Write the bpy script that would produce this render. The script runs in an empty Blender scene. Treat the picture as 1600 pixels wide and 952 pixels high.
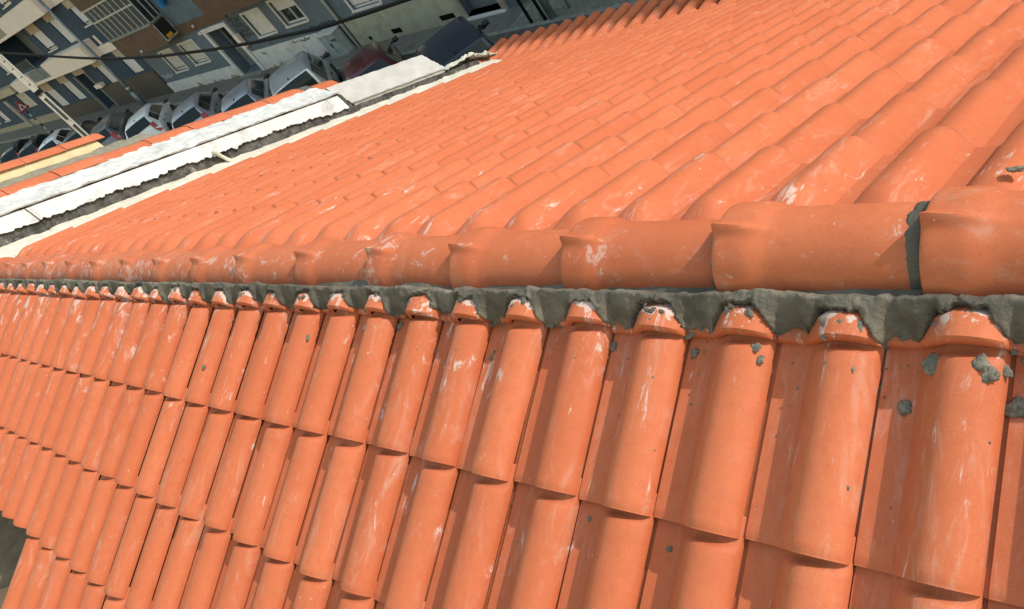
import bpy, bmesh, math, random
from mathutils import Vector, Matrix, noise
R = math.radians
random.seed(7)
scene = bpy.context.scene
COL = scene.collection

# ------------------------------------------------------------------ camera
YAW, PITCH, ROLL = R(58.753), R(33.672), R(-40.215)
CAM = Vector((0, -1.195, 1.289))
fw = Vector((-math.sin(YAW)*math.cos(PITCH), math.cos(YAW)*math.cos(PITCH), -math.sin(PITCH)))
rt0 = Vector((math.cos(YAW), math.sin(YAW), 0)); up0 = rt0.cross(fw)
rt = math.cos(ROLL)*rt0 + math.sin(ROLL)*up0
up = -math.sin(ROLL)*rt0 + math.cos(ROLL)*up0
cd = bpy.data.cameras.new('camera'); cam = bpy.data.objects.new('camera', cd); COL.objects.link(cam)
cd.sensor_width = 36; cd.lens = 1320.787/1600*36; cd.clip_start = .05; cd.clip_end = 2000
m = Matrix((rt, up, -fw)).transposed().to_4x4(); m.translation = CAM
cam.matrix_world = m
scene.camera = cam

# ------------------------------------------------------------------ light
SUN = Vector((.71, .41, .60)).normalized()
w = bpy.data.worlds.new('World'); scene.world = w; w.use_nodes = True
nt = w.node_tree; bg = nt.nodes['Background']
sky = nt.nodes.new('ShaderNodeTexSky'); sky.sky_type = 'NISHITA'; sky.sun_disc = False
sky.sun_elevation = math.asin(SUN.z); sky.sun_rotation = math.atan2(SUN.x, SUN.y)
sky.air_density = 3.0; sky.dust_density = 1.2; sky.ozone_density = 1.6
nt.links.new(sky.outputs[0], bg.inputs[0]); bg.inputs[1].default_value = .15
ld = bpy.data.lights.new('sun', 'SUN'); ld.energy = 2.4; ld.angle = R(.5); ld.color = (1, .95, .88)
lo = bpy.data.objects.new('sun', ld); COL.objects.link(lo)
lo.rotation_euler = (-SUN).to_track_quat('-Z', 'Y').to_euler()
vs = scene.view_settings
vs.view_transform = 'Standard'; vs.look = 'None'; vs.gamma = 1; vs.use_curve_mapping = False; vs.exposure = .60

# ------------------------------------------------------------------ helpers
def tag(o, label=None, cat=None, group=None, kind=None):
    if label: o['label'] = label
    if cat: o['category'] = cat
    if group: o['group'] = group
    if kind: o['kind'] = kind
    return o
def empty(name, loc=(0, 0, 0)):
    o = bpy.data.objects.new(name, None); COL.objects.link(o); o.location = loc; o.empty_display_size = .2
    return o
def link(name, me, parent=None, mw=None):
    o = bpy.data.objects.new(name, me); COL.objects.link(o)
    if mw is not None: o.matrix_world = mw
    if parent: setpar(o, parent, mw)
    return o
def setpar(o, parent, mw=None):
    o.parent = parent
    pm = world_of(parent)
    o.matrix_parent_inverse = pm.inverted()
def world_of(o):
    mb = o.matrix_basis.copy()
    if o.parent: return world_of(o.parent) @ o.matrix_parent_inverse @ mb
    return mb

class MB:
    def __init__(s): s.v = []; s.f = []
    def add(s, vs, fs):
        n = len(s.v); s.v += [tuple(v) for v in vs]; s.f += [tuple(i+n for i in f) for f in fs]; return s
    def box(s, c8):
        return s.add(c8, [(0,3,2,1),(4,5,6,7),(0,1,5,4),(1,2,6,5),(2,3,7,6),(3,0,4,7)])
    def aabb(s, x0, x1, y0, y1, z0, z1, f=None):
        c = [(x0,y0,z0),(x1,y0,z0),(x1,y1,z0),(x0,y1,z0),(x0,y0,z1),(x1,y0,z1),(x1,y1,z1),(x0,y1,z1)]
        if f: c = [f(*p) for p in c]
        return s.box(c)
    def tube(s, pts, r, seg=8, cap=True):
        pts = [Vector(p) for p in pts]; n = len(s.v); rr = r if isinstance(r, (list, tuple)) else [r]*len(pts)
        for i, p in enumerate(pts):
            t = (pts[min(i+1, len(pts)-1)] - pts[max(i-1, 0)]).normalized()
            a = t.cross(Vector((0, 0, 1)));
            if a.length < .05: a = t.cross(Vector((1, 0, 0)))
            a.normalize(); b = t.cross(a)
            for k in range(seg):
                an = 2*math.pi*k/seg; s.v.append(tuple(p + rr[i]*(math.cos(an)*a + math.sin(an)*b)))
        for i in range(len(pts)-1):
            for k in range(seg):
                a0 = n+i*seg+k; a1 = n+i*seg+(k+1) % seg
                s.f.append((a0, a1, a1+seg, a0+seg))
        if cap:
            s.f.append(tuple(n+k for k in reversed(range(seg)))); s.f.append(tuple(n+(len(pts)-1)*seg+k for k in range(seg)))
        return s
    def mesh(s, name, mat, smooth=False, fix=True):
        me = bpy.data.meshes.new(name); me.from_pydata(s.v, [], s.f)
        if mat: me.materials.append(mat)
        if fix:
            bm = bmesh.new(); bm.from_mesh(me); bmesh.ops.recalc_face_normals(bm, faces=bm.faces); bm.to_mesh(me); bm.free()
        if smooth:
            me.polygons.foreach_set('use_smooth', [True]*len(me.polygons))
            if smooth is not True: me.set_sharp_from_angle(angle=R(smooth))
        me.update(); return me
    def build(s, name, mat, parent=None, smooth=False, fix=True):
        return link(name, s.mesh(name, mat, smooth, fix), parent)

# ------------------------------------------------------------------ materials
def newmat(name):
    m = bpy.data.materials.new(name); m.use_nodes = True
    return m, m.node_tree, m.node_tree.nodes['Principled BSDF']
def N(t, typ, **k):
    n = t.nodes.new(typ)
    for a, b in k.items(): setattr(n, a, b)
    return n
def val(t, sock, v):
    if hasattr(v, 'links') or hasattr(v, 'is_linked'): t.links.new(v, sock)
    else: sock.default_value = v
def math_(t, op, a, b=0., c=None, clamp=False):
    n = N(t, 'ShaderNodeMath', operation=op, use_clamp=clamp)
    val(t, n.inputs[0], a); val(t, n.inputs[1], b)
    if c is not None: val(t, n.inputs[2], c)
    return n.outputs[0]
def ramp(t, x, a, b, lo=0., hi=1.):
    n = N(t, 'ShaderNodeMapRange', interpolation_type='SMOOTHSTEP')
    val(t, n.inputs[0], x)
    for i, q in enumerate((a, b, lo, hi)): val(t, n.inputs[1+i], q)
    return n.outputs[0]
def noi(t, vec, scale, detail=4, rough=.55, sc=None, off=(0, 0, 0), dist=0.):
    if sc or off != (0, 0, 0):
        mp = N(t, 'ShaderNodeMapping'); t.links.new(vec, mp.inputs[0]); mp.inputs[3].default_value = sc or (1, 1, 1); mp.inputs[1].default_value = off
        vec = mp.outputs[0]
    n = N(t, 'ShaderNodeTexNoise'); t.links.new(vec, n.inputs['Vector'])
    n.inputs['Scale'].default_value = scale; n.inputs['Detail'].default_value = detail; n.inputs['Roughness'].default_value = rough
    n.inputs['Distortion'].default_value = dist
    return n.outputs[0]
def mix(t, f, a, b, mode='MIX'):
    n = N(t, 'ShaderNodeMix', data_type='RGBA', blend_type=mode)
    val(t, n.inputs[0], f)
    for s, c in ((n.inputs[6], a), (n.inputs[7], b)):
        if isinstance(c, (tuple, list)): s.default_value = (*c, 1) if len(c) == 3 else c
        else: t.links.new(c, s)
    return n.outputs[2]
def bump(t, bs, h, strength, dist):
    b = N(t, 'ShaderNodeBump'); b.inputs['Strength'].default_value = strength; b.inputs['Distance'].default_value = dist
    t.links.new(h, b.inputs['Height']); t.links.new(b.outputs[0], bs.inputs['Normal'])
def pos(t): return N(t, 'ShaderNodeNewGeometry').outputs['Position']
def obj(t): return N(t, 'ShaderNodeTexCoord').outputs['Object']

def simple(name, col, rough=.7, var=.25, scale=3., bmp=.0, bs=40., metal=0., spec=.5, dark=None, coat=0.):
    m, t, b = newmat(name); p = pos(t)
    n = noi(t, p, scale, 5, .6)
    d = dark or tuple(c*(1-var) for c in col); l = tuple(min(1, c*(1+var*.6)) for c in col)
    t.links.new(mix(t, ramp(t, n, .3, .7), d, l), b.inputs['Base Color'])
    b.inputs['Roughness'].default_value = rough; b.inputs['Metallic'].default_value = metal
    b.inputs['Specular IOR Level'].default_value = spec; b.inputs['Coat Weight'].default_value = coat
    if bmp: bump(t, b, noi(t, p, bs, 4), bmp, .01)
    return m

TC = (.535, .143, .061)
def terracotta(name, ridge=False, cap=False, old=0.):
    m, t, b = newmat(name); p = pos(t)
    sep = N(t, 'ShaderNodeSeparateXYZ'); t.links.new(p, sep.inputs[0]); X, Y, Z = sep.outputs
    oi = N(t, 'ShaderNodeObjectInfo').outputs['Random']
    at = N(t, 'ShaderNodeAttribute', attribute_name='tint').outputs['Fac']
    rnd = math_(t, 'FRACT', math_(t, 'ADD', math_(t, 'MULTIPLY', oi, 1.0), at))
    c = mix(t, rnd, (TC[0]*.92, TC[1]*.88, TC[2]*.86), (TC[0]*1.05, TC[1]*1.08, TC[2]*1.1))
    big = noi(t, p, 5., 4, .6)
    c = mix(t, ramp(t, big, .35, .75, 0, .45), c, (TC[0]*.86, TC[1]*.78, TC[2]*.72))
    c = mix(t, ramp(t, noi(t, p, 420., 2, .6), .45, .75, 0, .30), c, (TC[0]*.62, TC[1]*.55, TC[2]*.5))
    c = mix(t, ramp(t, noi(t, p, 300., 2, .6, off=(4, 4, 4)), .55, .75, 0, .25), c, (.62, .30, .18))
    c = mix(t, ramp(t, noi(t, p, 34., 4, .65, off=(2, 6, 1)), .42, .72, 0, .34), c, (TC[0]*.80, TC[1]*.70, TC[2]*.64))
    c = mix(t, ramp(t, noi(t, p, 17., 4, .65, off=(8, 3, 1)), .52, .74, 0, .18), c, (TC[0]*1.06, TC[1]*1.25, TC[2]*1.4))
    # pale dusty bloom, drawn out down the slope
    bl = noi(t, p, 1., 6, .68, (9, 9, 9) if ridge else (26, 5, 5), dist=1.2)
    bl2 = noi(t, p, 2.2, 3, .5, off=(3, 1, 0))
    bm_ = math_(t, 'MULTIPLY', ramp(t, bl, .50, .74), ramp(t, bl2, .40, .62))
    c = mix(t, math_(t, 'MULTIPLY', bm_, .50), c, (.54, .33, .25))
    # grey brown scuff
    sc = noi(t, p, 1., 5, .7, (18, 18, 18) if ridge else (60, 14, 14), off=(7, 0, 2), dist=.6)
    c = mix(t, math_(t, 'MULTIPLY', ramp(t, sc, .60, .72), .30), c, (.30, .15, .10))
    # lime smears: thick near the ridge, rare farther down
    ay = math_(t, 'ABSOLUTE', Y)
    near = ramp(t, ay, .15, 1.5, 1., 0.)
    isnear = ramp(t, Y, -.02, .02, 1., 0.)
    s1 = noi(t, p, 1., 7, .72, (22, 22, 22) if ridge else (36, 8, 8), off=(1.7, 4, 0), dist=.7)
    s2 = noi(t, p, 3.3, 3, .5, off=(9, 2, 5))
    thr = math_(t, 'SUBTRACT', .735, math_(t, 'MULTIPLY', near, .095))
    thr = math_(t, 'SUBTRACT', thr, math_(t, 'MULTIPLY', isnear, math_(t, 'MULTIPLY', ramp(t, ay, .18, .62, 1., 0.), math_(t, 'MULTIPLY', ramp(t, X, -1.8, -4., .2, 1.), .07))))
    thr = math_(t, 'SUBTRACT', thr, math_(t, 'MULTIPLY', ramp(t, s2, .5, .68), .085))
    if cap: thr = math_(t, 'SUBTRACT', thr, .02)
    e = math_(t, 'SUBTRACT', s1, thr)
    lm = math_(t, 'MAXIMUM', ramp(t, e, 0, .045), math_(t, 'MULTIPLY', ramp(t, e, -.05, .02), .24))
    # far side: smears follow the tile edges
    sp = noi(t, p, 1., 2, .5, (130, 90, 90), off=(2, 2, 2))
    lm = math_(t, 'MULTIPLY', lm, ramp(t, sp, .25, .5, .45, 1.))
    # small white specks
    vo = N(t, 'ShaderNodeTexVoronoi'); t.links.new(p, vo.inputs['Vector']); vo.inputs['Scale'].default_value = 26; vo.inputs['Randomness'].default_value = 1
    spk = math_(t, 'MULTIPLY', ramp(t, vo.outputs['Distance'], .05, .09, 1., 0.), ramp(t, noi(t, p, 7., 2), .60, .66))
    lm = math_(t, 'MAXIMUM', lm, spk)
    if ridge:
        o = N(t, 'ShaderNodeSeparateXYZ'); t.links.new(obj(t), o.inputs[0])
        low = ramp(t, o.outputs[2], -.045, .03, 1., 0.)
        rn = noi(t, p, 38., 5, .65)
        lm = math_(t, 'MAXIMUM', math_(t, 'MULTIPLY', lm, .6), ramp(t, math_(t, 'ADD', rn, math_(t, 'MULTIPLY', low, .26)), .70, .76))
    if cap:
        o = N(t, 'ShaderNodeSeparateXYZ'); t.links.new(obj(t), o.inputs[0])
        hi = ramp(t, o.outputs[1], .018, .052)
        rn = noi(t, p, 20., 5, .6)
        lm = math_(t, 'MAXIMUM', lm, ramp(t, math_(t, 'ADD', rn, math_(t, 'MULTIPLY', hi, .19)), .62, .66))
    if old:
        on = noi(t, p, 9., 6, .7)
        c = mix(t, ramp(t, on, .45, .7, 0, old), c, (.22, .12, .09))
    c = mix(t, math_(t, 'MULTIPLY', lm, .68), c, (.62, .54, .49))
    t.links.new(c, b.inputs['Base Color'])
    t.links.new(mix(t, lm, (.62, .62, .62), (.9, .9, .9)), b.inputs['Roughness'])
    b.inputs['Specular IOR Level'].default_value = .22
    h = math_(t, 'ADD', noi(t, p, 160., 3, .5), math_(t, 'MULTIPLY', noi(t, p, 30., 3, .5), 1.5))
    h = math_(t, 'ADD', h, math_(t, 'MULTIPLY', lm, 1.2))
    bump(t, b, h, .12, .0030)
    return m
M = {}
M['tile'] = terracotta('terracotta_tile')
M['ridge'] = terracotta('terracotta_ridge', ridge=True)
M['cap'] = terracotta('terracotta_cap', cap=True)
M['eave'] = terracotta('terracotta_eave', old=.35)
M['oldtile'] = terracotta('terracotta_old', old=.3)
M['deck'] = simple('roof_deck', (.16, .06, .035), .9)

def mortar_mat():
    m, t, b = newmat('grey_mortar'); p = pos(t)
    n = noi(t, p, 11., 6, .62); n2 = noi(t, p, 45., 5, .65); n3 = noi(t, p, 4., 3)
    c = mix(t, ramp(t, n, .32, .7), (.100, .085, .065), (.195, .166, .126))
    c = mix(t, ramp(t, n2, .58, .74, 0, .45), c, (.22, .19, .14))
    c = mix(t, ramp(t, n3, .45, .65, 0, .5), c, (.060, .050, .039))
    t.links.new(c, b.inputs['Base Color']); b.inputs['Roughness'].default_value = .78; b.inputs['Specular IOR Level'].default_value = .35
    h = math_(t, 'ADD', noi(t, p, 60., 6, .65), math_(t, 'MULTIPLY', noi(t, p, 260., 3), .45))
    bump(t, b, h, .60, .007)
    return m
M['mortar'] = mortar_mat()
M['crumb'] = simple('mortar_crumb', (.20, .175, .135), .9, .5, 70., .6, 220.)

def plaster(name, c0, c1, stain, sscale=2.5, sthr=(.55, .7), amt=.8, fine=30., bmp=.4, bd=.01, stain2=None):
    m, t, b = newmat(name); p = pos(t)
    c = mix(t, ramp(t, noi(t, p, sscale*2.3, 6, .65), .3, .72), c0, c1)
    c = mix(t, math_(t, 'MULTIPLY', ramp(t, noi(t, p, sscale, 7, .7, off=(5, 3, 1)), *sthr), amt), c, stain)
    if stain2:
        c = mix(t, math_(t, 'MULTIPLY', ramp(t, noi(t, p, sscale*1.7, 7, .7, off=(1, 9, 4)), .60, .70), .8), c, stain2)
    t.links.new(c, b.inputs['Base Color']); b.inputs['Roughness'].default_value = .85; b.inputs['Specular IOR Level'].default_value = .25
    bump(t, b, math_(t, 'ADD', noi(t, p, fine, 6, .6), noi(t, p, fine*.25, 3)), bmp, bd)
    return m
M['whitewash'] = plaster('whitewash', (.46, .46, .46), (.62, .615, .60), (.27, .27, .275), 4.2, (.50, .72), .65, 40., stain2=(.42, .25, .10))
M['apron'] = plaster('white_apron', (.56, .56, .57), (.67, .665, .67), (.24, .245, .25), 3.4, (.50, .72), .75, 25., stain2=(.50, .36, .22))
M['fillet'] = plaster('cream_mortar', (.52, .48, .40), (.64, .60, .52), (.36, .33, .27), 3.5, (.6, .74), .5, 30.)
M['bitumen'] = plaster('black_bitumen', (.03, .03, .029), (.13, .125, .115), (.42, .40, .37), 5.5, (.60, .70), .7, 22., .9, .02)
M['greyslab'] = plaster('grey_cement', (.40, .39, .37), (.48, .47, .45), (.56, .55, .52), 3., (.55, .68), .6, 40.)
M['cream'] = plaster('cream_wall', (.54, .45, .27), (.62, .53, .34), (.45, .36, .22), 3., (.62, .74), .6)
M['mottle'] = plaster('lichen_concrete', (.20, .18, .13), (.32, .29, .22), (.42, .22, .08), 6., (.62, .72), .7, 40.)
M['housewall'] = plaster('house_wall', (.55, .52, .46), (.62, .59, .52), (.35, .33, .28), 2.)

# ------------------------------------------------------------------ roof geometry
TH1, TH2 = R(23.35), R(24.715)
W, GA = .225, .424
NU = Vector((0, math.cos(TH1), math.sin(TH1))); NN = Vector((0, -math.sin(TH1), math.cos(TH1)))      # near: up-slope, normal
FU = Vector((0, -math.cos(TH2), math.sin(TH2))); FN = Vector((0, math.sin(TH2), math.cos(TH2)))
def nearM(x, s, n=0.):
    m = Matrix((Vector((1, 0, 0)), NU, NN)).transposed().to_4x4(); m.translation = Vector((x, 0, 0)) - s*NU + n*NN; return m
def farM(x, s, n=0.):
    m = Matrix((Vector((-1, 0, 0)), FU, FN)).transposed().to_4x4(); m.translation = Vector((x, 0, 0)) - s*FU + n*FN; return m
P0 = .075; BH = .063; FLG = .012
def prof(u, k=1.):
    if u < .0055: return -.006 if u < .0036 else -.0015
    if u <= P0: return -.0015*(1-math.cos(2*math.pi*max(0, u)/P0))
    x = 2*(u-P0)/(W-P0)-1
    if x < 0: return k*BH*(.4*(1-abs(x)**1.9)**.74 + .6*math.sin(math.pi/2*(x+1))**1.8)
    return FLG + (k*BH-FLG)*max(0, 1-min(1, x)**2.3)**.62
US = [-.012, 0, .0035, .0055, .02, .04, .06, .069, P0, .0775, .081, .086, .093, .102, .113, .126, .14, .155, .17, .183, .194, .203, .210, .2155, .2195, .2225, .2255]
def tile_mesh(name, mat, vs, lift, head=True, thick=.012, k0=1., grow=0., dip=False):
    mb = MB(); nu = len(US); nv = len(vs)
    for side in (0, 1):
        for v in vs:
            for i, u in enumerate(US):
                kk = k0
                if head:
                    tt = min(1, max(0, (v-.008)/.022)); tt = tt*tt*(3-2*tt); kk = k0*(.66+.34*tt)
                if dip:
                    tt = min(1, max(0, (v+.075)/.13)); tt = tt*tt*(3-2*tt); kk = .18+.82*tt
                h = prof(u, kk) + lift(v)
                if side == 0: h += .0022 if u in (.2195, .2225) else .001 if u == .2255 else 0
                if v > vs[-1]-.004 and side == 0: h -= .003
                d = thick if side else 0
                uu = u
                if side and i == nu-1: d = thick*.75; uu = u-.001
                mb.v.append((uu + grow*(1 if u > P0 else 0)*((u-P0)/(W-P0)-.5)*2, -v, h-d))
    o = nu*nv
    for j in range(nv-1):
        for i in range(nu-1):
            a = j*nu+i
            mb.f.append((a, a+nu, a+nu+1, a+1)); mb.f.append((o+a, o+a+1, o+a+nu+1, o+a+nu))
    for i in range(nu-1):
        a = (nv-1)*nu+i; mb.f.append((a, o+a, o+a+1, a+1)); mb.f.append((i, i+1, o+i+1, o+i))
    for j in range(nv-1):
        a = j*nu+nu-1; mb.f.append((a, a+nu, o+a+nu, o+a)); a = j*nu; mb.f.append((a, o+a, o+a+nu, a+nu))
    return mb.mesh(name, mat, 38, True)
VS = [-.05, 0, .008, .014, .02, .026, .032, .06, .18, .30, .40, .416, .4205, .424]
TILE = tile_mesh('roof_tile', M['tile'], VS, lambda v: .0175*max(0, v)/.424 + (.0 if v >= 0 else v*.04))
TILEH = tile_mesh('roof_tile_head', M['tile'], [-.13, -.075, -.055, -.035, -.015, .005, .03, .06, .18, .30, .40, .416, .4205, .424], lambda v: .0175*max(0, v)/.424 + min(0, v)*.12, head=False, dip=True)
VSLO = [-.05, 0, .014, .026, .06, .30, .416, .424]
TILELO = tile_mesh('roof_tile_far', M['tile'], VSLO, lambda v: .0175*max(0, v)/.424 + (.0 if v >= 0 else v*.04))
CAPT = tile_mesh('ridge_end_tile', M['cap'], [-.082, -.07, -.06, -.05, -.04, -.025, -.015, -.008, -.003, 0.],
                 lambda v: .014 - .040*max(0, (-v-.050)/.032) + .009*max(0, 1+v/.05) - (.009 if v > -.001 else .003 if v > -.004 else 0), head=False, thick=.020, k0=1.05, grow=.004)

house = empty('tiled_house', (0, 0, -6.4))
tag(house, 'house with a new orange clay tiled gable roof and mortared ridge', 'house')
# decks
def deck(name, up, nrm, x0, x1, s0, s1):
    mb = MB(); c = []
    for n in (-.10, -.022):
        for x, s in ((x0, s0), (x1, s0), (x1, s1), (x0, s1)): c.append(Vector((x, 0, 0)) - s*up + n*nrm)
    mb.box(c); return mb.build(name, M['deck'], house)
XL, XR = -7.52, 3.2
near_deck = deck('roof_slope', NU, NN, XL, XR, .06, 1.36)
far_deck = deck('roof_slope', FU, FN, XL, XR, .06, 6.05)
low_deck = deck('roof_slope_lower', NU, NN, -4.93, XR, 1.36, 3.2)

def project(pw):
    d = pw - CAM; z = d.dot(fw)
    if z < .1: return None
    return (.5 + 1320.787/1600*d.dot(rt)/z, .5 + 1320.787/952*d.dot(up)/z, z)
cand = []
rj = random.Random(3)
def jit(m, a=.6, d=.0022):
    return m @ Matrix.Translation((rj.uniform(-d, d), rj.uniform(-d*2, d*2), rj.uniform(0, d))) @ Matrix.Rotation(R(rj.uniform(-a, a)), 4, 'Z') @ Matrix.Rotation(R(rj.uniform(-a*.2, a*.3)), 4, 'Y')
for i in range(-15, 32):
    for j in range(1, 8):
        if i >= 20 and j > 3: continue
        x = -.442 - W*i - W
        if x < XL-.05: continue
        cand.append((0, jit(nearM(x, .216+GA*(j-1)))))
for c in range(-17, 30):
    for r in range(1, 15):
        x = -.833 - W*c + W
        if x - W < XL-.02: continue
        cand.append((1 if r > 1 else 2, jit(farM(x, .155+GA*(r-1)))))
rank = []
for k, (side, m_) in enumerate(cand):
    ctr = m_ @ Vector((.11, -.21, .03)); p = project(ctr)
    vis = p and -.06 < p[0] < 1.06 and -.06 < p[1] < 1.06
    if vis:
        n = NN if side == 0 else FN
        vd = (CAM-ctr).normalized()
        rank.append((abs(vd.dot(n))/p[2]**2, k))
rank.sort(reverse=True)
nh = sum(1 for sd, _ in cand if sd == 2)
solo = set([k for _, k in rank if cand[k][0] != 2][:300-nh])
rest = [[], []]
for k, (side, m_) in enumerate(cand):
    if k in solo or side == 2: link('roof_tile', TILEH if side == 2 else TILE, (near_deck, far_deck, far_deck)[side], m_)
    else: rest[side].append(m_)
for side in (0, 1):
    src = TILE if side == 0 else TILELO
    vv = [v.co.copy() for v in src.vertices]; ff = [tuple(p.vertices) for p in src.polygons]
    V, F, T = [], [], []
    for m_ in rest[side]:
        n = len(V); V += [tuple(m_ @ c) for c in vv]; F += [tuple(i+n for i in f) for f in ff]; T += [rj.random()]*len(vv)
    me = bpy.data.meshes.new('roof_tiles'); me.from_pydata(V, [], F); me.materials.append(M['tile'])
    me.polygons.foreach_set('use_smooth', [True]*len(F)); me.set_sharp_from_angle(angle=R(38))
    a = me.attributes.new('tint', 'FLOAT', 'POINT'); a.data.foreach_set('value', T)
    o = link('roof_tiles', me, (near_deck, far_deck)[side]); o['kind'] = 'stuff'
# ridge end tiles (near side first course)
for i in range(-12, 32):
    x = -.442 - W*i - W
    link('ridge_end_tile', CAPT, near_deck, jit(nearM(x, .218), .8, .003))

# ridge tiles
JX = [-.591, -1.038, -1.512, -1.98, -2.427, -2.912, -3.416, -3.856]
JZ = [.118, .114, .092, .078, .073, .064, .056, .051]
while JX[-1] > -7.3: JX.append(JX[-1]-.452); JZ.append(.048)
JX = [-.14, .32, .78, 1.24, 1.7, 2.16, 2.62, 3.08][::-1] + JX
JZ = [.12]*8 + JZ
def ridge_mesh(L):
    mb = MB(); xs = [0, .002, .005, .010, .022, .04, .06, .075, .083, .091, .10, .109, .117, .125, .15, .22, .32, L-.008, L]
    NA = 88; A = R(100); T = .014
    def rad(x):
        if x < .01: b = .1235+.0045*math.sqrt(max(0, x/.01))
        elif x < .065: b = .128
        elif x < .145:
            t = (x-.065)/.08; t = t*t*(3-2*t); b = .128-.016*t
        else: b = .112-.005*(x-.145)/(L-.145)
        if x > L-.005: b -= .003
        return b
    for side in (0, 1):
        for x in xs:
            for k in range(NA+1):
                an = -A + 2*A*k/NA
                r = rad(x) - (T if side else 0)
                if not side: r += .026*math.exp(-abs((an+.20)/.095)**1.6)*max(0, 1-x/.14)**1.15*(1 if x > .001 else .8)
                z = r*math.cos(an); y = r*math.sin(an)*1.02
                mb.v.append((x, y, z))
    n = NA+1; o = n*len(xs)
    for j in range(len(xs)-1):
        for k in range(NA):
            a = j*n+k; mb.f.append((a, a+1, a+n+1, a+n)); mb.f.append((o+a, o+a+n, o+a+n+1, o+a+1))
    for k in range(NA):
        mb.f.append((k, o+k, o+k+1, k+1)); a = (len(xs)-1)*n+k; mb.f.append((a, a+1, o+a+1, o+a))
    for j in range(len(xs)-1):
        a = j*n; mb.f.append((a, a+n, o+a+n, o+a)); a = j*n+NA; mb.f.append((a, o+a, o+a+n, a+n))
    return mb.mesh('ridge_tile', M['ridge'], 50)
RM = {}
rr = random.Random(11)
ZC = {}
for k in range(1, len(JX)):
    gap = .026 if abs(JX[k-1]+.591) < .01 else .014 if abs(JX[k-1]+1.038) < .01 else -.018
    L = round(JX[k-1] - JX[k] - gap, 3)
    if L not in RM: RM[L] = ridge_mesh(L)
    zc = JZ[k] - .016 - .128
    m_ = Matrix.Translation((JX[k], rr.uniform(-.004, .004), zc)) @ Matrix.Rotation(R(rr.uniform(-.6, .6)), 4, 'Z') @ Matrix.Rotation(R(rr.uniform(-.2, .5)), 4, 'Y')
    link('ridge_tile', RM[L], house, m_)
    ZC[k] = zc

# ridge mortar bed, near side: ragged lower edge, trowelled face
def fr(x, y, z, o=5, s=1.): return noise.fractal(Vector((x, y, z))*s, .9, 2.1, o)
def zc_at(x):
    for k in range(1, len(JX)):
        if JX[k] <= x: return JZ[k]-.144
    return JZ[-1]-.144
def mortar(side):
    mb = MB(); x0, x1 = XL+.02, (1.2 if side == 0 else 1.0)
    xs = []; x = x0
    while x < x1: xs.append(x); x += .0095 if (x < -3.6 or x > -.1 or side) else .0062 if x < -2.2 else .0042
    nx = len(xs)-1; ns = 72 if side == 0 else 20; s1 = .305
    up_, nr = (NU, NN) if side == 0 else (FU, FN)
    H = []
    for x in xs:
        u = (x+.442) % W if side == 0 else (-.833-x) % W
        pan = 1. if u < P0 else max(0, 1-min(u-P0, W-u)/.03)
        n1 = fr(x, 1.3, side*9, 3, 3.1); n2 = fr(x, 5.3, side*9, 5, 17)
        zc = zc_at(x)
        cu = max(prof(min(W-1e-4, max(0, (u+d_) % W))) for d_ in (-.010, -.005, 0, .005, .010))*1.05 + .0165
        se = .153 + .050*pan + .026*n1 + .011*n2 + .005*fr(x, 2.2, 1, 3, 60)
        if side: se = .098 + .01*n1; cu = .0
        top = (.050 if side == 0 else .01) + zc*.55 + .012*n1
        sh_ = .012*fr(x, 3.1, 5, 3, 6) + .007*fr(x, 8.1, 5, 4, 34)
        row = []
        for b in range(ns+1):
            s = .04 + (s1-.04)*b/ns
            e = se + .008*fr(x, s, 3.3, 4, 42)
            t = (s-.118)/(max(.02, e-.118)) if side == 0 else (s-.08)/.03
            if t < 0: h = top
            elif t < 1.0:
                q_ = min(1, max(0, (s-.112-sh_)/.026)); q_ = q_*q_*(3-2*q_); F_ = .079 + .016*n1 + .006*n2
                z_ = max(0, min(1, (s-.136)/max(.008, e-.136)))**1.25
                h = top*(1-q_) + (F_ + (cu+.0015-F_)*z_)*q_
                # trowel facets with raised drag lines between them
                f_ = fr(x*.7, s*1.5, 7.7, 1, 7); h += .008*f_
                g_ = abs(fr(x+.3*s, s*.6, 4.4, 2, 13)); h += .0045*max(0, 1-g_*12)
                g_ = abs(fr(x-.5*s, s, 9.1, 2, 21)); h -= .0022*max(0, 1-g_*14)
                h += .0009*fr(x, s, 1.1, 4, 60)
                k_ = max(0, min(1, (t-.62)/.25))*max(0, min(1, fr(x, s, 6.6, 2, 7)*1.6+.15))
                h += k_*(.0075*fr(x, s, 8.2, 4, 48) + .0045*abs(fr(x, s, 2.9, 3, 95)))
            else: h = (cu+.0015)*max(0, 1-(t-1)*14) - .04*min(1, (t-1)*9) + .004*fr(x, s, 8.2, 4, 60)
            row.append((x, s, h))
        H.append(row)
    for row in H:
        for x, s, h in row: mb.v.append(tuple(Vector((x, 0, 0)) - s*up_ + (h+.002)*nr))
    n = ns+1
    for a in range(nx):
        for b in range(ns):
            q = [a*n+b, (a+1)*n+b, (a+1)*n+b+1, a*n+b+1]
            if all(H[i//n][i % n][2] < -.03 for i in q): continue
            mb.f.append(tuple(q))
    return mb.build('ridge_mortar', M['mortar'], house, True, True)
mortar(0); mortar(1)
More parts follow.
